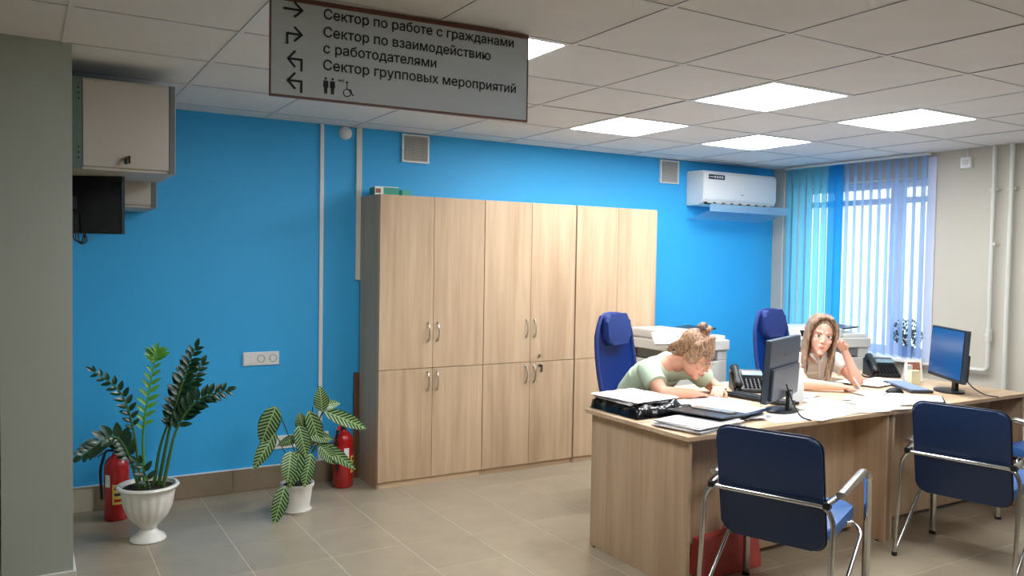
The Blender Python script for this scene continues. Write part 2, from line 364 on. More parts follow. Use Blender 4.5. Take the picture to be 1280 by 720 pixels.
# outdoors beyond the window
struct('ground_outside', bx(XR+.28, 40, -20, 40, -.7, -.6), M['ground'])
bd = thing('building', 'pale apartment building seen through the blinds outside the window', 'building', (30, 14, -.6))
obj('wall', bx(0, 6, -14, 16, 0, 7), M['facade'], bd)
for k in range(6):
    for q in range(2): 
        f = obj('window', bx(-.05, .0, -12+k*4.4, -10.2+k*4.4, 1.6+q*2.9, 3.2+q*2.9), M['lilac'], bd); obj('pane', bx(-.07, -.05, -11.9+k*4.4, -10.3+k*4.4, 1.7+q*2.9, 3.1+q*2.9), M['paperg'], f)
obj('roof', bx(-.4, 6.2, -14.4, 16.4, 7, 7.3), M['mfpd'], bd)
def shrub(x, y, z0, r, n, label):
    t = thing('shrub', label, 'shrub', (x, y, z0))
    st = bmesh.new()
    for k in range(7):
        a = 2*PI*k/7; tube(st, [(0, 0, 0), (.02*math.cos(a), .02*math.sin(a), 1.0), (.5*r*math.cos(a), .5*r*math.sin(a), 1.3+.15*(k % 2))], .012, 5)
    obj('stem', st, M['cstem'], t)
    lv = bmesh.new()
    for k in range(n):
        while True:
            p = Vector((random.uniform(-1, 1), random.uniform(-1, 1), random.uniform(-1, 1)))
            if p.length < 1: break
        p = Vector((p.x*r, p.y*r, 1.40+p.z*r*.9)); s = r*.10
        e = Euler((random.uniform(0, 6), random.uniform(0, 6), random.uniform(0, 6))).to_matrix()
        vs = [lv.verts.new(p+e @ Vector(q)*s) for q in ((-1, 0, 0), (0, -.45, 0), (1, 0, 0), (0, .45, 0.1))]; lv.faces.new(vs)
    o = obj('foliage', lv, M['bush'], t); o['kind'] = 'stuff'
t = thing('potted_plant', 'small dark bushy plant on the window sill behind the blind', 'potted plant', (XR+.045, 4.035, WZ0))
b = bmesh.new(); lathe(b, [(.035, 0), (.05, .075), (.054, .076), (.054, .09), (.046, .09), (.044, .078), (0, .078)], 20); obj('pot', b, mat('blue_grey_pot', (130, 150, 190), .5), t, smooth=True)
b = bmesh.new(); lv = bmesh.new()
for k in range(260):
    while True:
        p = Vector((random.uniform(-1, 1), random.uniform(-1, 1), random.uniform(-1, 1)))
        if p.length < 1: break
    p = Vector((p.x*.065, p.y*.15, .20+p.z*.11)); e = Euler((random.uniform(0, 6), random.uniform(0, 6), random.uniform(0, 6))).to_matrix()
    if k % 12 == 0: tube(b, [(0, 0, .07), p*.6+Vector((0, 0, .04)), p], .0015, 5)
    lv.faces.new([lv.verts.new(p+e @ Vector(q)*.016) for q in ((-1, 0, 0), (0, -.5, 0), (1, 0, 0), (0, .5, .1))])
obj('stem', b, M['cstem'], t); o = obj('foliage', lv, M['bush'], t); o['kind'] = 'stuff'

# ------------------------------------------------------------------ vertical blinds
bl = thing('vertical_blind', 'translucent light blue vertical blind hanging over the window', 'blind', (XR-.07, 4.52, CZ))
obj('head_rail', bx(-.018, .018, -.70, .70, -.022, -.003, .003), M['white'], bl)
NS = 18
for k in range(NS):
    y = -.655 + 1.31*k/(NS-1); yy = 4.52+y
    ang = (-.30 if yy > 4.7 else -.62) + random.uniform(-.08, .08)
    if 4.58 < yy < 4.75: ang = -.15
    wd = .0445; b = bmesh.new(); n = 4; top = -.024; bot = -(CZ-.80)
    rows = 10; grid = []
    for r in range(rows+1):
        z = top+(bot-top)*r/rows; row = []
        for c_ in range(n+1):
            u = (c_/n-.5)*2; row.append(b.verts.new((.006*(1-u*u), u*wd, z)))
        grid.append(row)
    for r in range(rows):
        for c_ in range(n): b.faces.new((grid[r][c_], grid[r][c_+1], grid[r+1][c_+1], grid[r+1][c_]))
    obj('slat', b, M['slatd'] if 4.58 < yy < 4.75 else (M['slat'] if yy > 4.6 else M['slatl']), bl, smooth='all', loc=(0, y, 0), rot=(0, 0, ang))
    obj('slat_weight', bx(-.002, .002, -.042, .042, bot-.012, bot+.01), M['white'], bl, loc=(0, y, 0), rot=(0, 0, ang))
ch_ = bmesh.new(); tube(ch_, [(-.02, .69, -.05), (-.025, .70, -.8), (-.02, .69, -1.4)], .003, 6); obj('bead_chain', ch_, M['white'], bl)
# ------------------------------------------------------------------ ceiling light panels
em = emis('panel_glow', (250, 253, 255), PANEL_STRENGTH)
pl_lab = {(2,1): 'largest lit square ceiling panel, in the middle of the visible row', (4,1): 'lit square ceiling panel nearest the right wall', (2,3): 'leftmost lit square ceiling panel in full view, above the wall cabinets',
 (4,3): 'smallest lit square ceiling panel, closest to the air conditioner', (-1,1): 'lit ceiling panel half hidden behind the hanging sign', (2,-2): 'unseen ceiling panel added as fill light, out of frame on the right', (-1,-3): 'unseen ceiling panel added as fill light, out of frame on the left'}
p0 = None
for (i, j) in lights:
    if p0 is None:
        p0 = thing('ceiling_light', pl_lab[(i, j)], 'light', (GX+G*(i+.5), GY+G*(j+.5), CZ), 0, 'square ceiling light panels')
        fb = bmesh.new(); e_ = .29
        for a in ((-e_, e_, -e_, -e_+.014), (-e_, e_, e_-.014, e_), (-e_, -e_+.014, -e_+.014, e_-.014), (e_-.014, e_, -e_+.014, e_-.014)): box(fb, *a, .0, .03)
        obj('frame', fb, M['white'], p0); obj('diffuser', bx(-e_+.014, e_-.014, -e_+.014, e_-.014, .004, .012), em, p0)
    else: dup(p0, loc=(GX+G*(i+.5), GY+G*(j+.5), CZ), label=pl_lab[(i, j)])
# ------------------------------------------------------------------ wall fittings
# ducts and pipes
o = obj('cable_duct', bx(1.712, 1.738, YW-.016, YW, .153, CZ, .002), M['white']); tag(o, 'thin white cable duct running from ceiling to skirting on the blue wall', 'cable duct')
o = obj('cable_duct', bx(1.965, 2.005, YW-.022, YW, 1.38, CZ, .003), M['offw']); tag(o, 'wider white cable duct ending halfway down beside the cabinets', 'cable duct')
t = thing('heating_pipe', 'white heating pipe with a joint that bends away near the desk', 'pipe', (XR-.05, 3.335, 0), 0)
b = bmesh.new(); tube(b, smooth_path([(0, 0, CZ), (0, 0, .86), (0, .0, .78), (0, .55, .77)], .06), .0155, 10); obj('pipe_run', b, M['offw'], t, smooth=True)
b = bmesh.new(); tube(b, [(0, 0, 1.0), (0, 0, 1.09)], .024, 10); tube(b, [(0, 0, 1.03), (0, 0, 1.06)], .028, 6); obj('pipe_fitting', b, M['offw'], t, smooth=True)
b = bmesh.new(); box(b, -.01, .05, -.03, -.012, 1.7, 1.72); box(b, 0, .05, -.03, .03, 2.1, 2.115); obj('bracket', b, M['offw'], t)
t = thing('heating_pipe', 'straight white heating pipe to the right of the jointed one', 'pipe', (XR-.05, 3.21, 0), 0)
b = bmesh.new(); tube(b, [(0, 0, CZ), (0, 0, 0.0)], .0175, 10); obj('pipe_run', b, M['offw'], t, smooth=True)
b = bmesh.new(); box(b, 0, .05, -.03, .03, 2.1, 2.115); box(b, 0, .05, -.03, .03, .4, .415); obj('bracket', b, M['offw'], t)
t = thing('wall_socket', 'small white surface box with a cable high on the right wall', 'socket', (XR, 3.56, 2.325))
obj('housing', bx(-.035, 0, -.042, .042, -.042, .042, .006), M['white'], t); b = bmesh.new(); tube(b, [(-.035, 0, 0), (-.042, 0, 0)], .022, 16); obj('socket_face', b, M['offw'], t)
b = bmesh.new(); tube(b, [(-.012, 0, .04), (-.012, 0, CZ-2.325)], .004, 6); obj('cable', b, M['wirew'], t)
# vents
v0 = thing('air_vent', 'white louvred air vent above the left end of the cabinets', 'vent', (2.408, YW, 2.32), 0, 'louvred wall vents')
fb = bmesh.new()
for a in ((-.105, .105, -.02, 0, -.1, -.088), (-.105, .105, -.02, 0, .088, .1), (-.105, -.093, -.02, 0, -.088, .088), (.093, .105, -.02, 0, -.088, .088)): box(fb, *a)
obj('frame', fb, M['white'], v0); obj('backing', bx(-.093, .093, -.004, 0, -.088, .088), M['mfpd'], v0)
lm = mesh_of(xf(bx(-.093, .093, -.007, .007, -.001, .001), TR(rx=.7)), M['mfp'])
for k in range(15): obj('louvre', lm, None, v0, loc=(0, -.012, -.08+k*.0115))
dup(v0, loc=(4.80, YW, 2.32), label='white louvred air vent just left of the air conditioner')
# motion sensor
t = thing('ceiling_sensor', 'round white detector high on the wall between the two ducts', 'detector', (1.89, YW, 2.385))
b = bmesh.new(); lathe(b, [(.04, 0), (.042, .012), (.034, .03), (.02, .042), (0.0, .046)], 20); xf(b, TR(rx=PI/2)); obj('dome', b, M['white'], t, smooth=True)
b = bmesh.new(); lathe(b, [(.046, 0), (.046, .008), (.0, .008)], 20); xf(b, TR(rx=PI/2)); obj('base_ring', b, M['offw'], t)
# sockets
M['rad2'] = mat('socket_grey', (176, 178, 180), .5)
def sockets(n, x0, z, label, blank_first):
    w_ = .078; t = thing('power_socket', label, 'socket', (x0, YW, z)); obj('plate', bx(0, w_*n, -.012, 0, -.044, .044, .004), M['white'], t)
    for k in range(n):
        cx_ = w_*(k+.5)
        if k == 0 and blank_first: obj('blank_cover', bx(cx_-.032, cx_+.032, -.016, -.012, -.035, .035, .002), M['white'], t); continue
        b = bmesh.new(); lathe(b, [(.026, 0), (.026, .004), (.021, .004), (.02, -.006), (0, -.006)], 20); xf(b, TR(cx_, -.011, 0, rx=PI/2)); s = obj('socket_face', b, M['rad2'], t, smooth=True)
        for sx in (-1, 1): b = bmesh.new(); tube(b, [(cx_+sx*.0095, -.004, 0), (cx_+sx*.0095, -.0075, 0)], .003, 8); obj('contact_hole', b, M['gap'], s)
    return t
sockets(3, 1.212, .865, 'white triple socket plate on the blue wall above the plants', True)
sockets(5, 1.397, .30, 'long white socket strip low on the wall behind the striped plant', False)
# ------------------------------------------------------------------ air conditioner
t = thing('air_conditioner', 'white wall-mounted split air conditioner with a clear deflector beneath', 'air conditioner', (5.01, YW, 2.04))
b = bmesh.new(); pr = [(0, 0), (-.15, -.0), (-.205, .03), (-.222, .07), (-.222, .27), (-.20, .295), (0, .30)]
va = [b.verts.new((0, y, z)) for y, z in pr]; vb = [b.verts.new((.895, y, z)) for y, z in pr]; n = len(pr)
b.faces.new(va); b.faces.new(list(reversed(vb)))
for k in range(n): b.faces.new((va[k], va[(k+1) % n], vb[(k+1) % n], vb[k]))
bmesh.ops.bevel(b, geom=[e for e in b.edges], offset=.006, segments=2, affect='EDGES'); obj('casing', b, M['white'], t, smooth=True)
obj('outlet_slot', xf(bx(.03, .865, -.008, .004, -.02, .02), TR(0, -.192, .02, rx=-.9)), M['gap'], t)
for k in range(8): obj('air_vane', xf(bx(-.03, .03, -.012, -.002, -.012, .012, .002), TR(.09+k*.103, -.198, .02, rx=-.9)), M['mfp'], t)
dk = obj('sticker', bx(.05, .24, -.2235, -.222, .222, .262), M['black'], t, label='dark strip sticker with a row of round marks')
for k in range(4): b = bmesh.new(); tube(b, [(.125+k*.029, -.2236, .242), (.125+k*.029, -.2243, .242)], .0115, 12); obj('round_mark', b, M['paperg'], dk)
obj('mark_bar', bx(.06, .11, -.2243, -.2235, .238, .247), M['paperg'], dk)
obj('logo_mark', bx(.445, .475, -.2235, -.222, .10, .105), M['dark'], t); b = bmesh.new(); tube(b, [(.46, -.222, .17), (.46, -.2236, .17)], .012, 16); obj('display_dot', b, M['paper'], t)
b = bmesh.new(); box(b, .0, .96, -.30, -.295, -.06, .0); 
va = [(-.32, .005), (-.30, -.05), (-.18, -.085), (0, -.12)]
for (y0, z0), (y1, z1) in zip(va, va[1:]):
    q = [b.verts.new((x, y, z)) for x, y, z in ((0, y0, z0), (.95, y0, z0), (.95, y1, z1), (0, y1, z1))]; b.faces.new(q)
bmesh.ops.delete(b, geom=[v for v in b.verts if v.index < 8 and False], context='VERTS')
obj('air_deflector', b, M['acryl'], t, label='clear acrylic air deflector')
# ------------------------------------------------------------------ wall cabinets (three units)
CY = 5.04; YB = 5.40
def cabinet(x0, wd, locks):
    t = thing('wardrobe_cabinet', '', 'cabinet', (x0, CY, 0), 0, 'tall sonoma oak cabinets along the blue wall')
    d = YB-CY; fx = .02
    obj('side_panel', bx(0, .016, fx, d, .0, 1.955), M['oak'], t); obj('side_panel', bx(wd-.016, wd, fx, d, .0, 1.955), M['oak'], t)
    obj('top_panel', bx(.0161, wd-.0161, fx, d, 1.939, 1.955), M['oakx'], t); obj('bottom_panel', bx(.0161, wd-.0161, fx, d, .06, .076), M['oakx'], t)
    obj('back_panel', bx(.0161, wd-.0161, d-.006, d, .076, 1.939), M['offw'], t); obj('shelf', bx(.0165, wd-.0165, fx+.03, d-.006, .785, .801), M['oakx'], t)
    obj('plinth', bx(.0161, wd-.0161, fx-.004, fx+.012, .0, .058), M['oakx'], t)
    hw = wd/2
    for s in (0, 1):
        for z0, z1, hz in ((.045, .791, .705), (.795, 1.953, 1.04)):
            xa, xb = (.002, hw-.0015) if s == 0 else (hw+.0015, wd-.002)
            dr = obj('door', bx(xa, xb, .0, .018, z0, z1, .001), M['oak'], t)
            hx = hw-.035 if s == 0 else hw+.035
            b = bmesh.new(); tube(b, [(hx, 0, hz-.062), (hx, -.012, hz-.055), (hx, -.024, hz-.02), (hx, -.024, hz+.02), (hx, -.012, hz+.055), (hx, 0, hz+.062)], .0048, 8, radii=[.008,.006,.0045,.0045,.006,.008]); obj('handle', b, M['steel'], dr, smooth=True)
            if locks and s == 1:
                lz = .835 if z0 > .5 else .765
                b = bmesh.new(); tube(b, [(hw+.08, 0, lz), (hw+.08, -.012, lz)], .010, 12); obj('lock', b, M['steel'], dr)
                if z0 < .5:
                    b = bmesh.new(); box(b, hw+.079, hw+.081, -.04, -.012, lz-.008, lz+.008); lathe(b, [(.010, 0), (.010, .002), (0, .002)], 10, c=(hw+.08, -.04, lz)); box(b, hw+.072, hw+.078, -.035, -.031, lz-.05, lz); box(b, hw+.082, hw+.089, -.037, -.033, lz-.045, lz); obj('key', b, M['black'], dr)
    return t
c1 = cabinet(1.998, .784, False); c1['label'] = 'leftmost tall oak cabinet of the wall row, with its side exposed'
c2 = cabinet(2.784, .781, True); c2['label'] = 'middle tall oak cabinet with keys hanging from its lock'
c3 = cabinet(3.575, .784, False); c3['label'] = 'rightmost tall oak cabinet, behind the blue office chair'
# box on cabinet
t = thing('carton', 'small white and teal carton lying on top of the leftmost cabinet', 'box', (2.075, 5.28, 1.955), -.05)
obj('carton_body', bx(-.04, .13, -.06, .06, 0, .065, .002), M['paper'], t); obj('printed_side', bx(.02, .13, -.0612, -.0602, .005, .06), M['teal'], t); obj('printed_patch', bx(-.035, .0, -.0612, -.0602, .02, .05), M['photo'], t)
obj('printed_end', bx(-.0412, -.0402, -.055, .055, .005, .06), M['teal'], t)
o = obj('carton', xf(bx(-.035, .035, -.05, .05, 0, .05, .002), TR(2.262, 5.28, 1.955, rz=.1)), M['teal']); tag(o, 'little green carton right of the white one on the cabinet top', 'box')
o = obj('wooden_board', xf(bx(-.032, .0, -.012, .0, 0, .74, .002), TR(1.992, YW-.018, 0)), M['brownw']); tag(o, 'narrow brown board standing upright against the wall beside the cabinets', 'board')
# ------------------------------------------------------------------ rack boxes on the partition
def rack(x0, x1, y0, y1, z0, z1, label, door=True):
    t = thing('wall_rack', label, 'cabinet', (x0, y0, z0)); W_, D_, H_ = x1-x0, y1-y0, z1-z0
    obj('case', bx(0, W_, .012, D_, 0, H_, .003), M['rackb'], t)
    obj('door', bx(.055, W_-.032, 0, .012, .015, H_-.012, .002), M['rackb'], t)
    l = obj('profile_strip', bx(0, .052, .0, .0119, 0, H_), M['rackg'], t); obj('profile_strip', bx(W_-.030, W_-.004, .0, .0119, .0, H_), M['rackg2'], t)
    if door:
        for z in (.05, .075, .1, H_-.05, H_-.075, H_-.1):
            b = bmesh.new(); tube(b, [(.036, 0, z), (.036, -.001, z)], .004, 8); obj('screw_hole', b, M['gap'], l)
        lk = bmesh.new(); tube(lk, [(W_*.52, 0, .06), (W_*.52, -.012, .06)], .010, 12); lo = obj('lock', lk, M['steel'], t)
        b = bmesh.new(); box(b, W_*.52-.001, W_*.52+.001, -.035, -.012, .052, .068); box(b, W_*.52-.012, W_*.52+.002, -.033, -.03, .03, .055); box(b, W_*.52+.004, W_*.52+.014, -.037, -.034, .034, .07); obj('key', b, M['black'], lo)
    return t
rack(.1782, .632, 4.25, 4.80, 1.925, 2.345, 'upper grey metal wall rack with a key in its door')
rack(.1782, .628, 4.87, YW, 1.79, 2.2, 'lower grey metal wall rack behind the small black screen', False)
t = thing('wall_screen', 'small black screen on an arm below the grey rack', 'monitor', (.19, 4.62, 1.79))
sm = TR(.125, 0, 0, rz=-.55)
obj('screen_casing', xf(bx(-.128, .138, -.018, .012, -.155, .155, .006), sm), M['black'], t); obj('display', xf(bx(-.118, .128, -.0192, -.0182, -.142, .145), sm), M['glassd'], t)
obj('wall_arm', bx(-.0115, .10, .03, .06, -.03, .03, .004), M['dark'], t)
b = bmesh.new()
for k in range(3): tube(b, smooth_path([(.02+k*.01, .02, -.05), (.02+k*.012, .01, -.19-k*.01), (.06+k*.012, .01, -.2), (.07, .015, -.14)], .03), .0035, 6)
obj('cable', b, M['wirek'], t)
# ------------------------------------------------------------------ hanging sign
t = thing('direction_sign', 'grey hanging direction sign with black lettering and brown border', 'sign', (.717, 2.824, 2.085), -.0562)
SW, SH = .997, .342
fb = bmesh.new()
for a in ((0, SW, 0, .007), (0, SW, SH-.016, SH), (0, .004, .007, SH-.016), (SW-.004, SW, .007, SH-.016)): box(fb, a[0], a[1], 0, .016, a[2], a[3])
obj('border', fb, M['signb'], t); obj('panel', bx(.0041, SW-.0041, .002, .014, .0071, SH-.0161), M['signf'], t)
def raw_text(s_):
    cu = bpy.data.curves.new('lettering', 'FONT'); cu.body = s_; cu.size = 1; cu.extrude = .015; cu.resolution_u = 3
    tmp = bpy.data.objects.new('lettering', cu); C.objects.link(tmp); bpy.context.view_layer.update()
    me = bpy.data.meshes.new_from_object(tmp.evaluated_get(bpy.context.evaluated_depsgraph_get())); bpy.data.objects.remove(tmp); return me
def text_mesh(s_):
    """the built-in face fills two letters badly: those are redrawn from bars and a bowl"""
    sub = s_.replace('н', 'п'); me = raw_text(sub); b = bmesh.new(); b.from_mesh(me); SW_, T_ = .092, .0155
    bmesh.ops.remove_doubles(b, verts=b.verts, dist=1e-5)
    for n_, ch_c in enumerate(s_):
        if ch_c not in 'ны': continue
        xm = max(v.co.x for v in raw_text(sub[:n_+1]).vertices); xl = max([v.co.x for v in raw_text(sub[:n_].rstrip()).vertices] or [-9]) if n_ else -9
        vs = [v for v in b.verts if xl+.008 < v.co.x < xm+.004]; x0 = min(v.co.x for v in vs); x1 = max(v.co.x for v in vs); h = max(v.co.y for v in vs)
        bmesh.ops.delete(b, geom=vs, context='VERTS'); T2 = T_
        if ch_c == 'н':
            box(b, x0, x0+SW_, 0, h, -T2, T2); box(b, x1-SW_, x1, 0, h, -T2, T2); box(b, x0+SW_, x1-SW_, h*.45, h*.45+SW_*.85, -T2, T2)
        else:
            xr = x0+(x1-x0)*.66; box(b, x0, x0+SW_, 0, h, -T2, T2); box(b, x1-SW_, x1, 0, h, -T2, T2)
            hb = h*.60; th = SW_*.82; cx_ = xr-hb/2
            ol = [(x0+SW_, 0)]+[(cx_+hb/2*math.cos(a), hb/2+hb/2*math.sin(a)) for a in [-PI/2+PI*k/12 for k in range(13)]]+[(x0+SW_, hb)]
            il = [(x0+SW_, th)]+[(cx_+(hb/2-th)*math.cos(a), hb/2+(hb/2-th)*math.sin(a)) for a in [-PI/2+PI*k/12 for k in range(13)]]+[(x0+SW_, hb-th)]
            for (a0, a1), (b0, b1) in zip(zip(ol, ol[1:]), zip(il, il[1:])):
                q = [b.verts.new((*p_, zz)) for zz in (T2, -T2) for p_ in (a0, a1, b1, b0)]
                for fc in ((0, 1, 2, 3), (4, 7, 6, 5), (0, 4, 5, 1), (2, 6, 7, 3)): b.faces.new([q[c_] for c_ in fc])
    b.to_mesh(me); b.free(); return me
def text(s, x, z, width, parent):
    me = text_mesh(s); xs = [v.co.x for v in me.vertices]; k = width/(max(xs)-min(xs)); x_ = min(xs)
    for v in me.vertices: v.co = Vector(((v.co.x-x_)*k+x, -v.co.z*k + .001, v.co.y*k+z))
    b = bmesh.new()
    for dx, dz, dy in ((0, 0, 0), (.0009, 0, -.00005), (.00045, .0005, -.0001), (.00045, -.0004, -.00015)):
        q = me.copy(); q.transform(Matrix.Translation((dx-.0004, dy, dz))); b.from_mesh(q); bpy.data.meshes.remove(q)
    b.to_mesh(me); b.free()
    me.materials.clear(); me.materials.append(M['ink']); return obj('lettering', me, None, parent)
text('Сектор по работе с гражданами', .183, .284, .747, t)
text('Сектор по взаимодействию', .183, .222, .648, t)
text('с работодателями', .183, .166, .423, t)
text('Сектор групповых мероприятий', .183, .108, .760, t)
text('WC', .236, .072, .022, t)
def strokes(name, segs, w_=.0075):
    b = bmesh.new()
    for (x0, z0), (x1, z1) in segs:
        d = Vector((x1-x0, 0, z1-z0)); n_ = Vector((-d.z, 0, d.x)).normalized()*w_/2; e = d.normalized()*w_*.3
        A = Vector((x0, 0, z0))-e; B = Vector((x1, 0, z1))+e
        v = [b.verts.new(q + Vector((0, yy, 0))) for yy in (.0018, .0003) for q in (A+n_, B+n_, B-n_, A-n_)]
        for fc in ((0, 1, 2, 3), (4, 7, 6, 5), (0, 4, 5, 1), (1, 5, 6, 2), (2, 6, 7, 3), (3, 7, 4, 0)): b.faces.new([v[i] for i in fc])
    return obj(name, b, M['ink'], t)
strokes('arrow', [((.046, .300), (.107, .300)), ((.083, .324), (.108, .300)), ((.083, .276), (.108, .300))])
strokes('arrow', [((.058, .183), (.058, .217)), ((.058, .217), (.106, .217)), ((.083, .240), (.107, .217)), ((.083, .194), (.107, .217))])
for z in (.132, .058): strokes('arrow', [((.107, z-.037), (.107, z+.0)), ((.107, z), (.062, z)), ((.084, z+.026), (.061, z)), ((.084, z-.026), (.061, z))])
def disc(b, x, z, r, y0=.0018, y1=.0003): tube(b, [(x, y0, z), (x, y1, z)], r, 14)
for k, x in enumerate((.192, .216)):
    b = bmesh.new(); disc(b, x, .0785, .0042)
    ol = [(x-.008, .071), (x-.009, .048), (x-.006, .048), (x-.005, .025), (x-.001, .025), (x, .045), (x+.001, .025), (x+.005, .025), (x+.006, .048), (x+.009, .048), (x+.008, .071)]
    a_ = [b.verts.new((p, .0018, q)) for p, q in ol]; c_ = [b.verts.new((p, .0003, q)) for p, q in ol]; b.faces.new(a_); b.faces.new(list(reversed(c_)))
    for i in range(len(ol)): b.faces.new((a_[i], a_[(i+1) % len(ol)], c_[(i+1) % len(ol)], c_[i]))
    obj('person_pictogram', b, M['ink'], t)
strokes('wheelchair_pictogram', [((.268, .066), (.268, .048)), ((.268, .048), (.282, .048)), ((.282, .048), (.287, .030)), ((.287, .030), (.293, .031))]+[((.268+.013*math.cos(a*.5), .036+.013*math.sin(a*.5)), (.268+.013*math.cos(a*.5+.5), .036+.013*math.sin(a*.5+.5))) for a in range(12)], .003)
b = bmesh.new(); disc(b, .268, .0725, .004); obj('pictogram_head', b, M['ink'], t)
# ------------------------------------------------------------------ desks
def desk(x0, wd, lab, retx):
    t = thing('office_desk', lab, 'desk', (x0, 2.765, 0), 0, 'two oak office desks side by side')
    D = .80; ZT = .74; R = 1.20
    ol = [(0, 0), (wd-.001, 0), (wd-.001, R), (retx, R), (retx, D+.12), (retx-.06, D+.03), (retx-.18, D), (0, D)]
    b = bmesh.new(); prism(b, ol, .022, .0015); xf(b, TR(0, 0, ZT-.022)); obj('desktop', b, M['oakx'], t)
    obj('side_panel', bx(.025, .045, .02, D-.03, .0, ZT-.0225, .001), M['oaky'] if False else M['oak'], t)
    obj('side_panel', bx(wd-.022, wd-.003, .02, R-.03, .0, ZT-.0225, .001), M['oak'], t)
    obj('modesty_panel', bx(.0455, wd-.0225, .225, .243, .03, ZT-.0225, .001), M['oak'], t)
    b = bmesh.new()
    for x, y in ((.035, .06), (.035, D-.07), (wd-.013, .06), (wd-.013, R-.08)): lathe(b, [(.016, 0), (.016, .006), (.008, .0065)], 10, c=(x, y, -.0005))
    obj('foot', b, M['black'], t)
    return t
desk(2.605, 1.515, 'nearer oak desk on the left with the black bag on it', .93)
desk(4.125, 1.39, 'farther oak desk by the right wall with the blue screen on it', .80)
ZD = .7405
# ------------------------------------------------------------------ visitor chairs
M['dark2'] = mat('charcoal_keys', (24, 26, 29), .9, spec=.1)
def rslab(w_, h_, r, t_, bev): b = bmesh.new(); prism(b, rrect(w_, h_, r), t_, bev); return b
def vchair(x, y, th, label):
    t = thing('visitor_chair', label, 'chair', (x, y, 0), th, 'blue visitor chairs in front of the desks')
    hw, yr = .28, -.542
    # backrest: local plane tilted, curved slab
    b = bmesh.new(); prism(b, rrect(.456, .50, .055), .034, .012); bmesh.ops.subdivide_edges(b, edges=b.edges, cuts=0)
    ang = math.atan2(.466-.374, .825-.349)
    xf(b, TR(0, -.432, .590, rx=PI/2-ang*-1, rz=0)); obj('backrest', b, M['navy'], t, smooth=True)
    b = bmesh.new(); o_ = rrect(.460, .504, .057)
    tube(b, [Vector((p[0], p[1], .017)) for p in o_]+[Vector((o_[0][0], o_[0][1], .017))], .0045, 6, cap=False); xf(b, TR(0, -.432, .590, rx=PI/2+ang)); obj('piping', b, M['seam'], t, smooth=True)
    b = bmesh.new(); prism(b, rrect(.45, .39, .05), .05, .016); xf(b, TR(0, -.165, .385, rx=.10)); obj('seat', b, M['seat'], t, smooth=True)
    b = bmesh.new()
    for s in (-1, 1): box(b, s*.2-.006, s*.2+.006, -.34, -.03, .366, .384, M4=None)
    obj('seat_bracket', b, M['black'], t)
    # rear frame tube
    pts = [(-hw, yr, .012), (-hw, -.492, .50), (-hw+.03, -.487, .556), (hw-.03, -.487, .556), (hw, -.492, .50), (hw, yr, .012)]
    b = bmesh.new(); tube(b, smooth_path(pts, .05, 6), .0105, 10); obj('rear_frame', b, M['chrome'], t, smooth=True)
    for s in (-1, 1):
        b = bmesh.new(); tube(b, smooth_path([(s*hw, yr+.004, .012), (s*(hw+.005), -.10, .365), (s*(hw-.04), -.085, .40), (s*.17, -.13, .375)], .04, 6), .009, 10); obj('brace', b, M['chrome'], t, smooth=True)
        b = bmesh.new(); tube(b, smooth_path([(s*(hw-.03), -.487, .568), (s*hw, -.24, .60), (s*hw, -.02, .625), (s*hw, .0, .50), (s*hw, .0, .008)], .11, 8), .011, 10, sx=1.6, sy=.9, up=(1, 0, 0) if False else None); obj('leg', b, M['chrome'], t, smooth=True)
        b = bmesh.new(); tube(b, smooth_path([(s*hw, -.40, .592), (s*hw, -.24, .614), (s*hw, -.075, .634), (s*hw, -.01, .59)], .05, 6), .016, 10, sx=1.35, sy=.8); xf(b, Matrix.Identity(4)); obj('arm_pad', b, M['steel'], t, smooth=True)
        obj('arm_clip', bx(s*(hw-.03)-.014, s*(hw-.03)+.014, -.50, -.462, .548, .576, .004), M['black'], t)
        b = bmesh.new(); tube(b, [(s*hw, 0, 0), (s*hw, 0, .014)], .018, 10); obj('foot_cap', b, M['black'], t)
        b = bmesh.new(); tube(b, [(s*hw, yr, 0), (s*hw, yr, .02)], .014, 10); obj('foot_cap', b, M['black'], t)
    return t
vc = vchair(3.161, 2.56, -1.211, 'blue chrome-framed visitor chair in the foreground, left one')
dup(vc, loc=(4.562, 2.478, 0), rz=-1.35, label='blue chrome-framed visitor chair at the right, back towards the viewer')
dup(vc, loc=(5.40, 2.70, 0), rz=-.05, label='visitor chair at the right frame edge, only an armrest and leg showing')
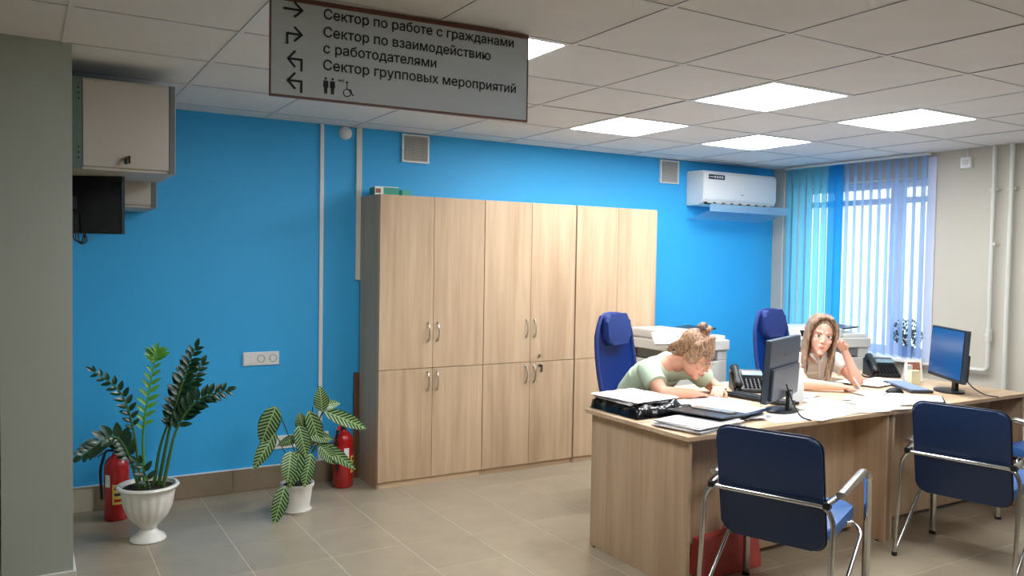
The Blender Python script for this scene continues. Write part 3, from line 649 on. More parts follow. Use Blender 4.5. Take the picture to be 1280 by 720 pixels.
# ------------------------------------------------------------------ high-back office chairs
def ochair(x, y, th, label):
    t = thing('office_chair', label, 'office chair', (x, y, 0), th, 'blue mesh high-back office chairs')
    # faces local -y ; origin under seat
    for k in range(5):
        a = 2*PI*k/5+.3; b = bmesh.new(); tube(b, [(0, 0, .10), (.15*math.cos(a), .15*math.sin(a), .095), (.30*math.cos(a), .30*math.sin(a), .07)], .02, 8, radii=[.028, .022, .016]); lg = obj('base_arm', b, M['black'], t, smooth=True)
        b = bmesh.new()
        for s in (-.014, .014): tube(b, [(.30*math.cos(a)+(s-.008)*math.sin(a), .30*math.sin(a)-(s-.008)*math.cos(a), .028), (.30*math.cos(a)+(s+.008)*math.sin(a), .30*math.sin(a)-(s+.008)*math.cos(a), .028)], .028, 12)
        tube(b, [(.30*math.cos(a), .30*math.sin(a), .03), (.30*math.cos(a), .30*math.sin(a), .07)], .008, 8); obj('castor', b, M['black'], lg)
    b = bmesh.new(); tube(b, [(0, 0, .08), (0, 0, .40)], .026, 12); obj('gas_column', b, M['black'], t, smooth=True)
    b = bmesh.new(); prism(b, rrect(.48, .46, .09), .07, .03); xf(b, TR(0, -.02, .40)); obj('seat', b, M['seat'], t, smooth=True)
    # mesh back panel
    def bp(u, v):  # u -1..1, v 0..1
        z = .45+.73*v; w_ = .215+.03*math.sin(v*PI)*1.0 - .05*max(0, v-.86)/.14
        y = .22+.05*math.sin(v*2.2)+.09*v - .03*(u*u) ; return Vector((u*w_, y, z))
    b = bmesh.new(); nU, nV = 10, 18; g = [[b.verts.new(bp(-1+2*i/nU, j/nV)) for i in range(nU+1)] for j in range(nV+1)]
    for j in range(nV):
        for i in range(nU): b.faces.new((g[j][i], g[j][i+1], g[j+1][i+1], g[j+1][i]))
    obj('back_mesh', b, M['mesh'], t, smooth='all')
    b = bmesh.new(); path = [bp(-1, j/12) for j in range(13)]+[bp(-.5, 1.015), bp(0, 1.02), bp(.5, 1.015)]+[bp(1, 1-j/12) for j in range(13)]+[bp(0, 0), bp(-1, 0)]
    tube(b, path, .014, 8, cap=False); obj('back_rim', b, M['seat2'], t, smooth=True)
    b = bmesh.new(); prism(b, rrect(.30, .20, .05), .06, .025); xf(b, TR(0, .33, 1.095, rx=PI/2-.1)); obj('headrest', b, M['seat2'], t, smooth=True)
    b = bmesh.new(); tube(b, smooth_path([(0, .05, .40), (0, .27, .42), (0, .30, .6)], .06), .02, 8); obj('back_support', b, M['black'], t, smooth=True)
    for s in (-1, 1):
        b = bmesh.new(); tube(b, smooth_path([(s*.24, .1, .43), (s*.27, .1, .62), (s*.27, -.12, .64), (s*.24, -.12, .43)], .05), .014, 8); obj('armrest', b, M['black'], t, smooth=True)
    return t
M['seat2'] = mat('royal_blue_fabric', (18, 46, 116), .7, bump=.2, bscale=250)
oc = ochair(3.43, 3.935, .40, 'blue mesh office chair behind the woman in the green top')
dup(oc, loc=(4.85, 3.92, 0), rz=.22, label='blue mesh office chair behind the woman in the white blouse')
# ------------------------------------------------------------------ copiers
def mfp(x, y, th, label, sc_=1):
    t = thing('copier', label, 'printer', (x, y, 0), th, 'pale grey office copiers')
    W_, D_ = .53, .52
    obj('cassette_body', bx(-W_/2, W_/2, -D_/2, D_/2, .06, .80, .008), M['mfp'], t)
    for k in range(4): d_ = obj('drawer', bx(-W_/2+.01, W_/2-.01, -D_/2-.012, -D_/2, .08+k*.13, .20+k*.13, .004), M['mfp'], t); obj('drawer_grip', bx(-.08, .08, -D_/2-.016, -D_/2-.012, .165+k*.13, .185+k*.13), M['mfpd'], d_)
    obj('side_panel', bx(W_/2, W_/2+.003, -.1, .02, .62, .73), M['mfpd'], t); obj('front_cover', bx(-W_/2+.01, W_/2-.08, -D_/2-.012, -D_/2, .61, .79, .004), M['mfp'], t)
    obj('output_recess', bx(-W_/2+.02, W_/2-.1, -D_/2-.002, D_/2-.08, .80, .87), M['mfpd'], t); obj('paper_tray', bx(-W_/2-.0, W_/2-.12, -D_/2-.004, D_/2-.05, .801, .812, .003), M['dark'], t)
    obj('rear_column', bx(W_/2-.12, W_/2, -D_/2, D_/2, .80, .89, .006), M['mfp'], t)
    obj('scanner_unit', bx(-W_/2-.01, W_/2+.015, -D_/2-.015, D_/2, .875, .955, .010), M['mfp'], t)
    obj('document_feeder', bx(-W_/2-.01, .04, -D_/2+.02, D_/2-.02, .956, 1.03, .018), M['mfp'], t)
    obj('feeder_tray', xf(bx(-.17, .17, -.16, .16, 0, .012, .003), TR(.08, 0, 1.01, ry=-.10)), M['dark'], t); obj('feeder_lid', bx(.04, W_/2, -D_/2+.02, D_/2-.02, .956, .985, .006), M['mfp'], t)
    cpn = obj('control_panel', xf(bx(-.13, .13, -.055, .055, -.012, .012, .006), TR(-W_/2-.07, -D_/2-.02, .985, rx=.8, rz=-.3)), M['white'], t)
    obj('touch_screen', xf(bx(-.05, .04, -.03, .035, .0125, .0135), TR(-W_/2-.07, -D_/2-.02, .985, rx=.8, rz=-.3)), M['glassd'], cpn)
    for k in range(4): b = bmesh.new(); tube(b, [(.065+.018*(k % 3), -.02+.03*(k//3), .012), (.065+.018*(k % 3), -.02+.03*(k//3), .015)], .006, 8); xf(b, TR(-W_/2-.07, -D_/2-.02, .985, rx=.8, rz=-.3)); obj('button', b, M['dark'], cpn)
    b = bmesh.new()
    for x_ in (-.22, .22):
        for y_ in (-.2, .2): lathe(b, [(.025, 0), (.025, .0605)], 10, c=(x_, y_, 0))
    obj('castor', b, M['black'], t)
    return t
cp1 = mfp(4.345, 4.755, 0, 'pale grey copier against the blue wall, between the two office chairs')
dup(cp1, loc=(5.68, 4.50, 0), rz=-.25, label='pale grey copier in front of the window, behind the woman in white')
# ------------------------------------------------------------------ monitors
def monitor(name, x, y, th, label, W_=.52, zc=.965, hh=.165, scr=None, ):
    # screen faces local -y
    t = thing(name, label, 'monitor', (x, y, ZD), th); z = zc-ZD
    tl = TR(0, -.0, z, rx=-.06)
    obj('casing', xf(bx(-W_/2, W_/2, -.012, .018, -hh, hh, .005), tl), M['bezel'], t); obj('bezel', xf(bx(-W_/2+.002, W_/2-.002, -.016, -.012, -hh+.002, hh-.002, .001), tl), M['black'], t)
    obj('screen', xf(bx(-W_/2+.012, W_/2-.012, -.0172, -.0162, -hh+.022, hh-.012), tl), scr, t)
    obj('rear_cover', xf(bx(-.225, .235, .018, .036, -hh+.012, .015, .008), tl), M['bezel'], t); obj('logo_mark', xf(bx(-.03, .03, .018, .0188, .07, .085), tl), M['dark'], t)
    b = bmesh.new(); box(b, -.03, .03, .037, .058, .006, z-hh+.05, .004); obj('stand_neck', b, M['black'], t)
    b = bmesh.new(); prism(b, [(.12*math.cos(2*PI*k/28), .085*math.sin(2*PI*k/28)+.01) for k in range(28)], .012, .003); obj('stand_base', b, M['black'], t, smooth=True)
    b = bmesh.new(); tube(b, smooth_path([(.05, .045, z-.08), (.09, .10, .05), (.16, .16, .006), (.2, .22, .006)], .05), .004, 6); obj('cable', b, M['wirek'], t)
    return t
scr_blue = mat('lit_blue_desktop', (8, 40, 80), .2, emit=((12, 84, 150), .42)); scr_dk = mat('screen_white_document', (120, 140, 160), .2, emit=((150, 170, 190), .5))
monitor('desktop_monitor', 3.535, 3.045, math.atan2(.21, .48)+PI, 'dark grey monitor seen from behind on the nearer desk', .52, .975, .168, scr_dk)
monitor('desktop_monitor', 5.075, 3.035, math.atan2(.8, .6)+PI, 'monitor with a blue screen on the farther desk', .50, .985, .165, scr_blue)
# ------------------------------------------------------------------ keyboards and mice
def keyboard(x, y, th, label, km, bm_):
    t = thing('keyboard', label, 'keyboard', (x, y, ZD), th)
    obj('case', xf(bx(-.22, .22, -.07, .07, .002, .018, .004), TR(rx=.03)), bm_, t)
    kb = mesh_of(bx(-.0085, .0085, -.008, .008, 0, .006, .001), km)
    for r in range(5):
        for c_ in range(20): obj('key', kb, None, t, loc=(-.195+c_*.0205, -.048+r*.022, .0175+.03*(-.048+r*.022)))
    return t
keyboard(3.70, 3.34, PI/2+.10, 'black keyboard behind the dark grey monitor', M['keyk'], M['black'])
keyboard(4.96, 3.235, math.atan2(.8, .6)+PI+.05, 'keyboard with pale blue keys left of the blue screen', M['keyw'], M['dark'])
def mouse(x, y, th, label):
    t = thing('computer_mouse', label, 'mouse', (x, y, ZD), th); b = bmesh.new()
    bmesh.ops.create_uvsphere(b, u_segments=16, v_segments=10, radius=1); 
    for v in b.verts: v.co = Vector((v.co.x*.031, v.co.y*.056, max(0, v.co.z)*.034))
    bmesh.ops.remove_doubles(b, verts=b.verts, dist=.0003); obj('shell', b, M['black'], t, smooth='all'); obj('scroll_wheel', bx(-.003, .003, -.04, -.025, .02, .032, .001), M['dark'], t)
mouse(4.70, 3.15, .9, 'black mouse beside the pale blue keyboard')
# ------------------------------------------------------------------ desk phones
def phone(x, y, th, label):
    t = thing('desk_phone', label, 'telephone', (x, y, ZD), th, 'black desk telephones')
    # user side local -y ; wedge
    b = bmesh.new(); pr = [(-.10, .0), (.10, .0), (.10, .120), (.08, .125), (-.10, .02)]
    va = [b.verts.new((-.10, p, q)) for p, q in pr]; vb = [b.verts.new((.10, p, q)) for p, q in pr]; b.faces.new(va); b.faces.new(list(reversed(vb)))
    for k in range(5): b.faces.new((va[k], va[(k+1) % 5], vb[(k+1) % 5], vb[k]))
    bmesh.ops.bevel(b, geom=list(b.edges), offset=.005, segments=2, affect='EDGES'); obj('phone_base', b, M['black'], t)
    sl = math.atan2(.105, .18); F = lambda X, Y: TR(X, -.10+Y*math.cos(sl), .021+Y*math.sin(sl), rx=sl)
    b = bmesh.new(); tube(b, [(0, -.10, .018), (0, -.085, .022), (0, -.03, .034), (0, .03, .034), (0, .085, .022), (0, .10, .018)], .02, 10, radii=[.018, .027, .017, .017, .027, .018], sx=1.1); xf(b, F(-.075, .105)); obj('handset', b, M['black'], t, smooth=True)
    b = bmesh.new(); tube(b, smooth_path([(-.075, -.10, .035), (-.10, -.14, .006), (-.16, -.10, .006), (-.13, .02, .006)], .04), .005, 6); obj('handset_cord', b, M['wirek'], t, smooth=True)
    obj('display', xf(bx(-.035, .095, -.022, .022, .0, .012, .003), F(0, .155)), M['lcd'], t)
    kb = mesh_of(xf(bx(-.008, .008, -.006, .006, 0, .004, .001), TR(rx=sl)), M['dark2'])
    
    for r in range(5):
        for c_ in range(5): q = F(-.025+c_*.025, .025+r*.021).to_translation(); obj('key', kb, None, t, loc=q)
    return t
ph = phone(3.90, 3.62, -.62, 'black desk telephone beside the woman in green')
dup(ph, loc=(5.33, 3.68, 0+ZD), rz=-.60, label='black desk telephone near the window on the farther desk')
# ------------------------------------------------------------------ papers and stationery
def sheet(x, y, th, label, z=0, w_=.21, h_=.297, m_='paper', curl=.0012, group=None, name='paper_sheet'):
    b = bmesh.new(); n = 6; a = random.uniform(0, 6); G_ = []
    for dz in (0, .0005):
        G_.append([[b.verts.new(((i/n-.5)*w_, (j/n-.5)*h_, dz+curl*(.5+.5*math.sin((i/n-.5)*3+a)*math.cos((j/n-.5)*4+a))*.6)) for i in range(n+1)] for j in range(n+1)])
    lo, hi = G_
    for j in range(n):
        for i in range(n):
            b.faces.new((hi[j][i], hi[j][i+1], hi[j+1][i+1], hi[j+1][i])); b.faces.new((lo[j][i], lo[j+1][i], lo[j+1][i+1], lo[j][i+1]))
    for k in range(n):
        for q0, q1, p0_, p1_ in ((lo[0][k], lo[0][k+1], hi[0][k], hi[0][k+1]), (lo[n][k+1], lo[n][k], hi[n][k+1], hi[n][k]), (lo[k+1][0], lo[k][0], hi[k+1][0], hi[k][0]), (lo[k][n], lo[k+1][n], hi[k][n], hi[k+1][n])): b.faces.new((q0, q1, p1_, p0_))
    o = obj(name, b, M[m_], loc=(x, y, ZD+.0006+z), rot=(0, 0, th)); return tag(o, label, 'paper', group)
G1 = 'loose papers across the desks'
for k, a in enumerate((
 (3.40, 2.895, 1.45, 'white sheet at the front desk edge left of the grey monitor stand'), (3.62, 2.87, 1.75, 'white sheet right in front of the grey monitor stand'),
 (3.80, 2.95, .35, 'tilted white sheet right of the grey monitor stand'), (3.95, 2.88, 1.35, 'white sheet at the desk edge before the joint of the two desks'), (3.97, 3.10, -.25, 'white sheet between the card stand and the desk joint'),
 (4.17, 2.90, -.2, 'white sheet lying across the joint of the two desks'), (4.30, 3.02, .4, 'white sheet just right of the desk joint'), (4.42, 2.90, 1.3, 'white sheet at the desk edge left of the black clipboard'),
 (4.50, 3.14, -.3, 'white sheet in front of the writing hand of the woman in white'), (3.42, 3.38, .35, 'white form the woman in green is writing on'), (3.19, 3.36, .1, 'white sheet between the bag and the open folder'),
 (4.02, 3.38, .4, 'white sheet in front of the nearer telephone'), (4.83, 3.47, .2, 'white sheet beside the elbow of the woman in white'))):
    sheet(*a, z=.0002+.0009*k, group=G1)
# paper stack at near-left corner
stk = thing('paper_stack', 'thick uneven stack of papers at the near corner of the left desk', 'papers', (2.83, 2.945, ZD), 0)
for k in range(7):
    o = bmesh.new(); box(o, -.18, .18, -.13, .13, 0, .0045, .0008); obj('booklet', o, M['paper' if k % 2 else 'paperg'], stk, loc=(random.uniform(-.02, .03), random.uniform(-.02, .02), .0048*k), rot=(0, 0, random.uniform(-.15, .15)+.1))
stk = thing('paper_stack', 'fanned papers in plastic sleeves between bag and folder', 'papers', (3.12, 3.13, ZD), 0)
for k in range(5):
    o = bmesh.new(); box(o, -.105, .105, -.15, .15, 0, .003, .0006); obj('booklet', o, M['paperg' if k % 2 else 'paper'], stk, loc=(k*.028-.04, -k*.02, .0034*k), rot=(0, 0, .5+k*.09))
# open folder / clipboard with white sheet
t = thing('ring_binder', 'open dark blue folder with a white sheet on it', 'folder', (3.20, 3.075, ZD+.034), .25)
obj('cover', bx(-.13, .13, -.16, .16, 0, .006, .002), M['navy'], t); obj('cover', xf(bx(-.24, .0, -.16, .16, 0, .006, .002), TR(-.135, 0, 0, ry=.06)), M['dark'], t)
obj('held_sheet', bx(-.10, .115, -.135, .155, .0065, .0085), M['paper'], t); obj('ring_mechanism', bx(-.215, -.16, -.12, .12, .007, .02, .003), M['steel'], t)
# clipboard on the far desk
t = thing('clipboard', 'white papers on a thin black clipboard on the farther desk', 'clipboard', (4.62, 2.97, ZD+.003), .62)
obj('board', bx(-.115, .115, -.165, .165, 0, .003, .001), M['black'], t); obj('clip', bx(-.04, .04, .14, .165, .003, .012, .002), M['steel'], t); obj('held_sheet', bx(-.112, .108, -.155, .13, .0032, .0052), M['paper'], t)
# black bag with papers
t = thing('plastic_bag', 'crumpled black plastic bag holding a stack of white papers', 'bag', (2.83, 3.38, ZD+.003), .0)
def blob(rx, ry, h0, amp, seed):
    b = bmesh.new(); bmesh.ops.create_grid(b, x_segments=28, y_segments=28, size=1); rnd = random.Random(seed); P = [(rnd.uniform(2, 7), rnd.uniform(2, 7), rnd.uniform(0, 6)) for _ in range(6)]
    for v in b.verts:
        u, w_ = v.co.x, v.co.y; n = sum(math.sin(a*u*2+c)*math.cos(bb*w_*2-c) for a, bb, c in P)/6
        e = max(abs(u), abs(w_)); edge = max(0, 1-e**6)
        v.co = Vector((u*rx*(1+.05*n), w_*ry*(1+.05*n), max(0.0015, h0*edge**.5*(1+amp*n))))
    r = bmesh.ops.solidify(b, geom=b.faces[:], thickness=.002); return b
obj('bag_film', blob(.185, .20, .064, .55, 3), M['plastbag'], t, smooth='all')
b = bmesh.new(); 
for k, (a0, l) in enumerate(((.14, .1), (.3, .12), (-.1, .08))): tube(b, [(.15, -.16+k*.03, .03), (.2+k*.015, -.19+a0*.2, .04-k*.008), (.22+l*.2, -.2+k*.06, .006)], .012, 6, radii=[.018, .012, .004], sx=1.8, sy=.5)
obj('bag_handle', b, M['plastbag'], t, smooth='all')
for k in range(5): obj('papers', xf(bx(-.135, .135, -.155, .155, 0, .005, .001), TR(-.02+random.uniform(-.01, .01), .03+random.uniform(-.012, .012),   .052+k*.0045, rz=.06*math.sin(k*2), ry=.02)), M['paper' if k % 2 == 0 else 'paperg'], t)
b = blob(.16, .175, .012, .5, 8); xf(b, TR(-.015, .03, .075, rz=.12)); obj('top_sheet', b, M['paper'], t)
# trifold stand behind monitor 1
def tent(x, y, th, label, h_, w_, front=None):
    t = thing('card_stand', label, 'card stand', (x, y, ZD), th); d = h_*.22
    for s in (-1, 1): obj('card_panel', xf(bx(-w_/2, w_/2, -.0015, .0015, 0, h_), TR(0, s*d, .0015, rx=s*math.asin(.22))), M['white'], t)
    obj('card_foot', bx(-w_/2, w_/2, -d, d, 0, .0012), M['white'], t)
    if front: obj('printed_photo', xf(bx(-w_*.38, w_*.38, -.0028, -.0018, h_*.42, h_*.86), TR(0, -d, .0015, rx=-math.asin(.22))), M[front], t)
    return t
tent(3.86, 3.20, -.75, 'white folded card stand between the grey monitor and the woman in white', .20, .06)
tent(5.30, 3.42, -.45, 'white desk calendar with a brown picture beside the farther telephone', .155, .115, 'photo')
o = obj('note_box', xf(bx(-.035, .035, -.02, .02, 0, .10, .002), TR(5.13, 3.30, ZD, rz=-.3)), M['cream']); tag(o, 'small cream card box left of the blue screen', 'box')
o = obj('note_box', xf(bx(-.02, .02, -.015, .015, 0, .125, .002), TR(5.19, 3.38, ZD, rz=-.3)), M['offw']); tag(o, 'narrow white card box behind the cream one', 'box')
o = obj('cardboard_folder', xf(bx(-.16, .16, -.10, .10, 0, .004, .001), TR(5.10, 3.52, ZD+.0, rz=.25)), M['redbox']); tag(o, 'thin red folder under the pale papers by the farther telephone', 'folder')
o = obj('paper_sheet', xf(bx(-.15, .15, -.095, .095, 0, .003, .001), TR(5.08, 3.50, ZD+.0045, rz=.3)), M['paper']); tag(o, 'white sheet lying on the thin red folder', 'paper', G1)
o = obj('crumpled_paper', xf(blob(.05, .04, .03, .7, 4), TR(3.395, 3.12, ZD+.002, rz=.3)), M['cream'], smooth='all'); tag(o, 'crumpled cream paper at the foot of the grey monitor', 'paper')
# red paper bag under the left desk
t = thing('paper_bag', 'red paper bag on the floor under the nearer desk', 'bag', (3.02, 2.92, 0), 0)
b = bmesh.new(); box(b, -.20, .20, -.058, .058, 0, .20); 
for v in b.verts:
    if v.co.z > .1: v.co.y *= .55; v.co.x *= .97; v.co.z += .012*math.sin(v.co.x*9)
bmesh.ops.bevel(b, geom=list(b.edges), offset=.004, segments=1, affect='EDGES'); obj('bag_body', b, M['redbox'], t)
b = bmesh.new(); tube(b, smooth_path([(-.06, -.03, .19), (-.05, -.03, .25), (.05, -.03, .25), (.06, -.03, .19)], .04), .004, 6); obj('bag_handle', b, M['redbox'], t)
# ------------------------------------------------------------------ fire extinguishers
def ext(x, y, th, label):
    t = thing('fire_extinguisher', label, 'fire extinguisher', (x, y, 0), th, 'red fire extinguishers by the wall')
    b = bmesh.new(); lathe(b, [(.058, 0), (.064, .006), (.068, .012), (.068, .30), (.064, .33), (.048, .358), (.026, .372), (.022, .385), (0, .385)], 24); obj('cylinder', b, M['red'], t, smooth=True)
    obj('valve', bx(-.02, .02, -.016, .016, .383, .42, .005), M['dark'], t)
    b = bmesh.new(); tube(b, smooth_path([(.03, 0, .41), (0, 0, .44), (-.06, 0, .425), (-.11, 0, .40)], .03), .008, 6, sx=1.4, sy=.5); obj('lever', b, M['red'], t)
    b = bmesh.new(); tube(b, smooth_path([(.02, 0, .40), (-.05, 0, .405), (-.10, 0, .37)], .03), .006, 6, sx=1.3, sy=.6); obj('carry_handle', b, M['dark'], t)
    b = bmesh.new(); tube(b, smooth_path([(-.02, 0, .40), (-.055, .02, .40), (-.085, .02, .30), (-.078, .01, .12)], .04), .008, 8); obj('hose', b, M['black'], t, smooth=True)
    for (a0, a1, z0, z1, mm) in ((-2.0, -.55, .10, .215, 'label'), (-2.7, -2.2, .20, .27, 'paper')):
        b = bmesh.new(); N = 10; prev = None
        for k in range(N+1):
            a = a0+(a1-a0)*k/N; q = (b.verts.new((.0688*math.cos(a), .0688*math.sin(a), z0)), b.verts.new((.0688*math.cos(a), .0688*math.sin(a), z1)))
            if prev: b.faces.new((prev[0], q[0], q[1], prev[1]))
            prev = q
        lb = obj('label_patch', b, M[mm], t, smooth='all')
        if mm == 'label':
            for r in range(3):
                b = bmesh.new(); prev = None
                for k in range(N+1):
                    a = a0+.15+(a1-a0-.3)*k/N; q = (b.verts.new((.0694*math.cos(a), .0694*math.sin(a), .115+r*.034)), b.verts.new((.0694*math.cos(a), .0694*math.sin(a), .131+r*.034)))
                    if prev: b.faces.new((prev[0], q[0], q[1], prev[1]))
                    prev = q
                obj('print_block', b, M['red' if r != 1 else 'dark'], lb, smooth='all')
    return t
e1 = ext(.455, 5.19, 0, 'red fire extinguisher behind the white urn planter')
e2 = dup(e1, loc=(1.83, 5.235, 0), rz=.9, label='red fire extinguisher beside the oak cabinets')
# ------------------------------------------------------------------ plants
def leafmesh(name, L_, W_, m_, bend=.25, n=8, cup=.15, wave=0):
    b = bmesh.new(); uvl = b.loops.layers.uv.new('UVMap'); rows = []
    for j in range(n+1):
        s = j/n; w_ = W_*.5*(math.sin(PI*min(1, s**.8))**.75 if 0 < s < 1 else 0)+.0006
        y = L_*s; zc = -bend*L_*s*s
        rows.append([(b.verts.new((u*w_, y*(1-.2*bend*s), zc+abs(u)*w_*cup+wave*w_*math.sin(s*14)*abs(u))), (u*.5*(w_/(W_*.5))+.5, s)) for u in (-1, -.5, 0, .5, 1)])
    for j in range(n):
        for i in range(4):
            q = (rows[j][i], rows[j][i+1], rows[j+1][i+1], rows[j+1][i]); f = b.faces.new([a[0] for a in q])
            for lp, a in zip(f.loops, q): lp[uvl].uv = a[1]
    me = bpy.data.meshes.new(name); b.to_mesh(me); b.free(); me.materials.append(m_)
    for p in me.polygons: p.use_smooth = True
    return me
def orient(d, up):
    """matrix with +y along d and +z near up"""
    d = Vector(d).normalized(); u = Vector(up); u = (u-d*u.dot(d))
    if u.length < 1e-3: u = Vector((1, 0, .1)) - d*d.x
    u.normalize(); x = d.cross(u); mm = Matrix((x, d, u)).transposed(); return mm.to_euler()
PX, PY = .567, 4.73
t = thing('potted_plant', 'dark green feathery-stemmed plant in a tall white urn planter', 'potted plant', (PX, PY, 0))
b = bmesh.new(); fl = lambda z: .045 if .13 < z < .28 else 0
lathe(b, [(.088, 0), (.092, .006), (.085, .022), (.055, .042), (.042, .06), (.047, .075), (.066, .095), (.10, .135), (.122, .19), (.130, .245), (.134, .275), (.152, .283), (.158, .294), (.152, .303), (.138, .303), (.132, .285), (.10, .27), (0, .27)], 72, fl); obj('urn', b, M['pot'], t, smooth=True)
b = bmesh.new(); bmesh.ops.create_circle(b, cap_ends=True, segments=24, radius=.131); xf(b, TR(z=.284)); so = obj('soil', b, M['soil'], t)
for k in range(7): 
    a = random.uniform(0, 6); rr = random.uniform(.02, .1); b = bmesh.new(); bmesh.ops.create_icosphere(b, subdivisions=1, radius=random.uniform(.007, .013)); xf(b, TR(rr*math.cos(a), rr*math.sin(a), .288)); obj('pebble', b, M['offw' if k % 2 else 'soil'], so)
zl = leafmesh('leaf', .072, .032, M['zleaf'], .15, 5, .2); zy = leafmesh('leaf', .062, .02, M['zyoung'], .1, 5, .25); zbig = leafmesh('leaf', .088, .045, M['zleaf'], .15, 5, .15)
def frond(pts, n, r0, mesh, s0, scale=1.0, start=.35, tip=True, flat=None, mm=None):
    P = [Vector(p)-Vector((PX, PY, 0)) for p in pts]; path = smooth_path(P, .16, 8)
    # resample
    ln = [0]
    for a, c_ in zip(path, path[1:]): ln.append(ln[-1]+(c_-a).length)
    def at(s):
        d = s*ln[-1]
        for k in range(len(path)-1):
            if ln[k+1] >= d: tt = (d-ln[k])/max(1e-6, ln[k+1]-ln[k]); return path[k].lerp(path[k+1], tt), (path[k+1]-path[k]).normalized()
        return path[-1], (path[-1]-path[-2]).normalized()
    N = 16; b = bmesh.new(); tube(b, [at(k/N)[0] for k in range(N+1)], r0, 7, radii=[r0*(1-.75*k/N) for k in range(N+1)]); st = obj('stem', b, mm or M['stem'], t, smooth=True)
    nrm = flat or Vector((0, -1, .35))
    for k in range(n):
        s = start+(1-start)*k/(n-1)*.97; p, d = at(s); side = d.cross(Vector(nrm)).normalized()*(1 if k % 2 else -1)
        dr = side*.85+d*(.55+.3*s)+Vector((random.uniform(-.15, .15), random.uniform(-.25, .1), random.uniform(-.1, .15)))
        sz = scale*(.75+.45*math.sin(PI*min(1, (s-start)/(1-start)*.9+.15)))
        o = obj('leaf', mesh, None, st, loc=p, rot=orient(dr, Vector(nrm)+Vector((0, 0, .4)))); o.scale = (sz, sz, sz)
    if tip: p, d = at(1); o = obj('leaf', mesh, None, st, loc=p, rot=orient(d, nrm)); o.scale = (scale*.8,)*3
zb = .285
frond([(.62, 4.74, zb), (.68, 4.74, .62), (.74, 4.73, .85), (.80, 4.70, 1.03)], 26, .011, zl, 1, 1.0, .42)
frond([(.64, 4.71, zb), (.70, 4.70, .60), (.80, 4.66, .76), (.95, 4.62, .80)], 20, .011, zl, 1, 1.0, .48)
frond([(.60, 4.76, zb), (.64, 4.78, .55), (.78, 4.80, .80), (.85, 4.80, .93)], 20, .010, zl, 1, 1.0, .5)
frond([(.55, 4.74, zb), (.54, 4.74, .6), (.575, 4.73, .82), (.60, 4.72, .98)], 18, .009, zy, 1, .95, .45, mm=M['zyoung'])
frond([(.60, 4.70, .96), (.602, 4.70, .985), (.604, 4.70, 1.0), (.606, 4.70, 1.02)], 9, .004, zy, 1, 1.05, .0, mm=M['zyoung'])
frond([(.53, 4.73, zb), (.50, 4.73, .6), (.44, 4.72, .82), (.30, 4.70, .93)], 20, .009, zl, 1, .72, .45)
frond([(.52, 4.70, zb), (.47, 4.68, .48), (.40, 4.64, .62), (.245, 4.60, .52)], 22, .009, zbig, 1, .82, .36, flat=Vector((.1, -1, .15)))
frond([(.57, 4.68, zb), (.55, 4.66, .36), (.53, 4.66, .42), (.5, 4.66, .45)], 7, .006, zl, 1, .8, .2)
# calathea-like plant
PX, PY = 1.408, 4.845
t = thing('potted_plant', 'striped-leaf plant in a small plain white pot', 'potted plant', (PX, PY, 0))
b = bmesh.new(); lathe(b, [(.068, .012), (.072, .014), (.092, .155), (.100, .157), (.101, .175), (.094, .176), (.088, .155), (0, .155)], 32); obj('pot', b, M['pot'], t, smooth=True)
b = bmesh.new(); lathe(b, [(.078, 0), (.088, .016), (.084, .017), (.07, .011), (0, .011)], 32); obj('saucer', b, M['pot'], t, smooth=True)
b = bmesh.new(); bmesh.ops.create_circle(b, cap_ends=True, segments=20, radius=.087); xf(b, TR(z=.160)); obj('soil', b, M['soil'], t)
cl = leafmesh('leaf', .21, .105, M['cleaf'], .25, 10, .12, .05)
# (leaf base xyz, tip xyz, width scale)
LV = [((1.262,4.78,.66),(1.165,4.74,.46),1.15,1),((1.262,4.80,.50),(1.125,4.72,.33),.85,1),((1.39,4.76,.54),(1.415,4.68,.37),.9,1),((1.50,4.80,.55),(1.545,4.72,.36),.0,1),
 ((1.40,4.75,.40),(1.315,4.68,.20),.95,1),((1.345,4.76,.39),(1.30,4.66,.25),.95,1),((1.30,4.72,.20),(1.22,4.64,.01),.85,1),((1.545,4.80,.60),(1.52,4.76,.75),.85,1),((1.55,4.79,.605),(1.80,4.70,.50),.85,.5),
 ((1.52,4.79,.42),(1.71,4.66,.27),.75,1),((1.44,4.77,.48),(1.60,4.74,.44),.7,1),((1.46,4.74,.37),(1.40,4.66,.20),.8,1),((1.40,4.80,.46),(1.28,4.79,.43),.5,1),((1.50,4.84,.63),(1.70,4.86,.64),.6,1),((1.52,4.77,.40),(1.61,4.70,.30),.8,1),((1.43,4.80,.50),(1.40,4.77,.60),.75,1),((1.49,4.80,.40),(1.44,4.77,.52),.8,1)]
for q in LV:
    a, c_, ws, _ = q
    if ws == 0: a, c_, ws = (1.455,4.78,.62), (1.52,4.72,.40), .9
    a = Vector(a)-Vector((PX, PY, 0)); c_ = Vector(c_)-Vector((PX, PY, 0)); L_ = (c_-a).length
    base = Vector((random.uniform(-.035, .035), random.uniform(-.03, .03), .158)); mid = base.lerp(a, .6)+Vector((0, 0, .04)); 
    b = bmesh.new(); tube(b, smooth_path([base, base+Vector((0, 0, .08)), mid, a], .08, 6), .0032, 6); st = obj('stem', b, M['cstem'] if random.random() < .6 else M['stem'], t, smooth=True)
    o = obj('leaf', cl, None, st, loc=a, rot=orient(c_-a, Vector((-.25, -1, .35)))); s_ = L_/.20; o.scale = (max(.55, ws), s_, s_)
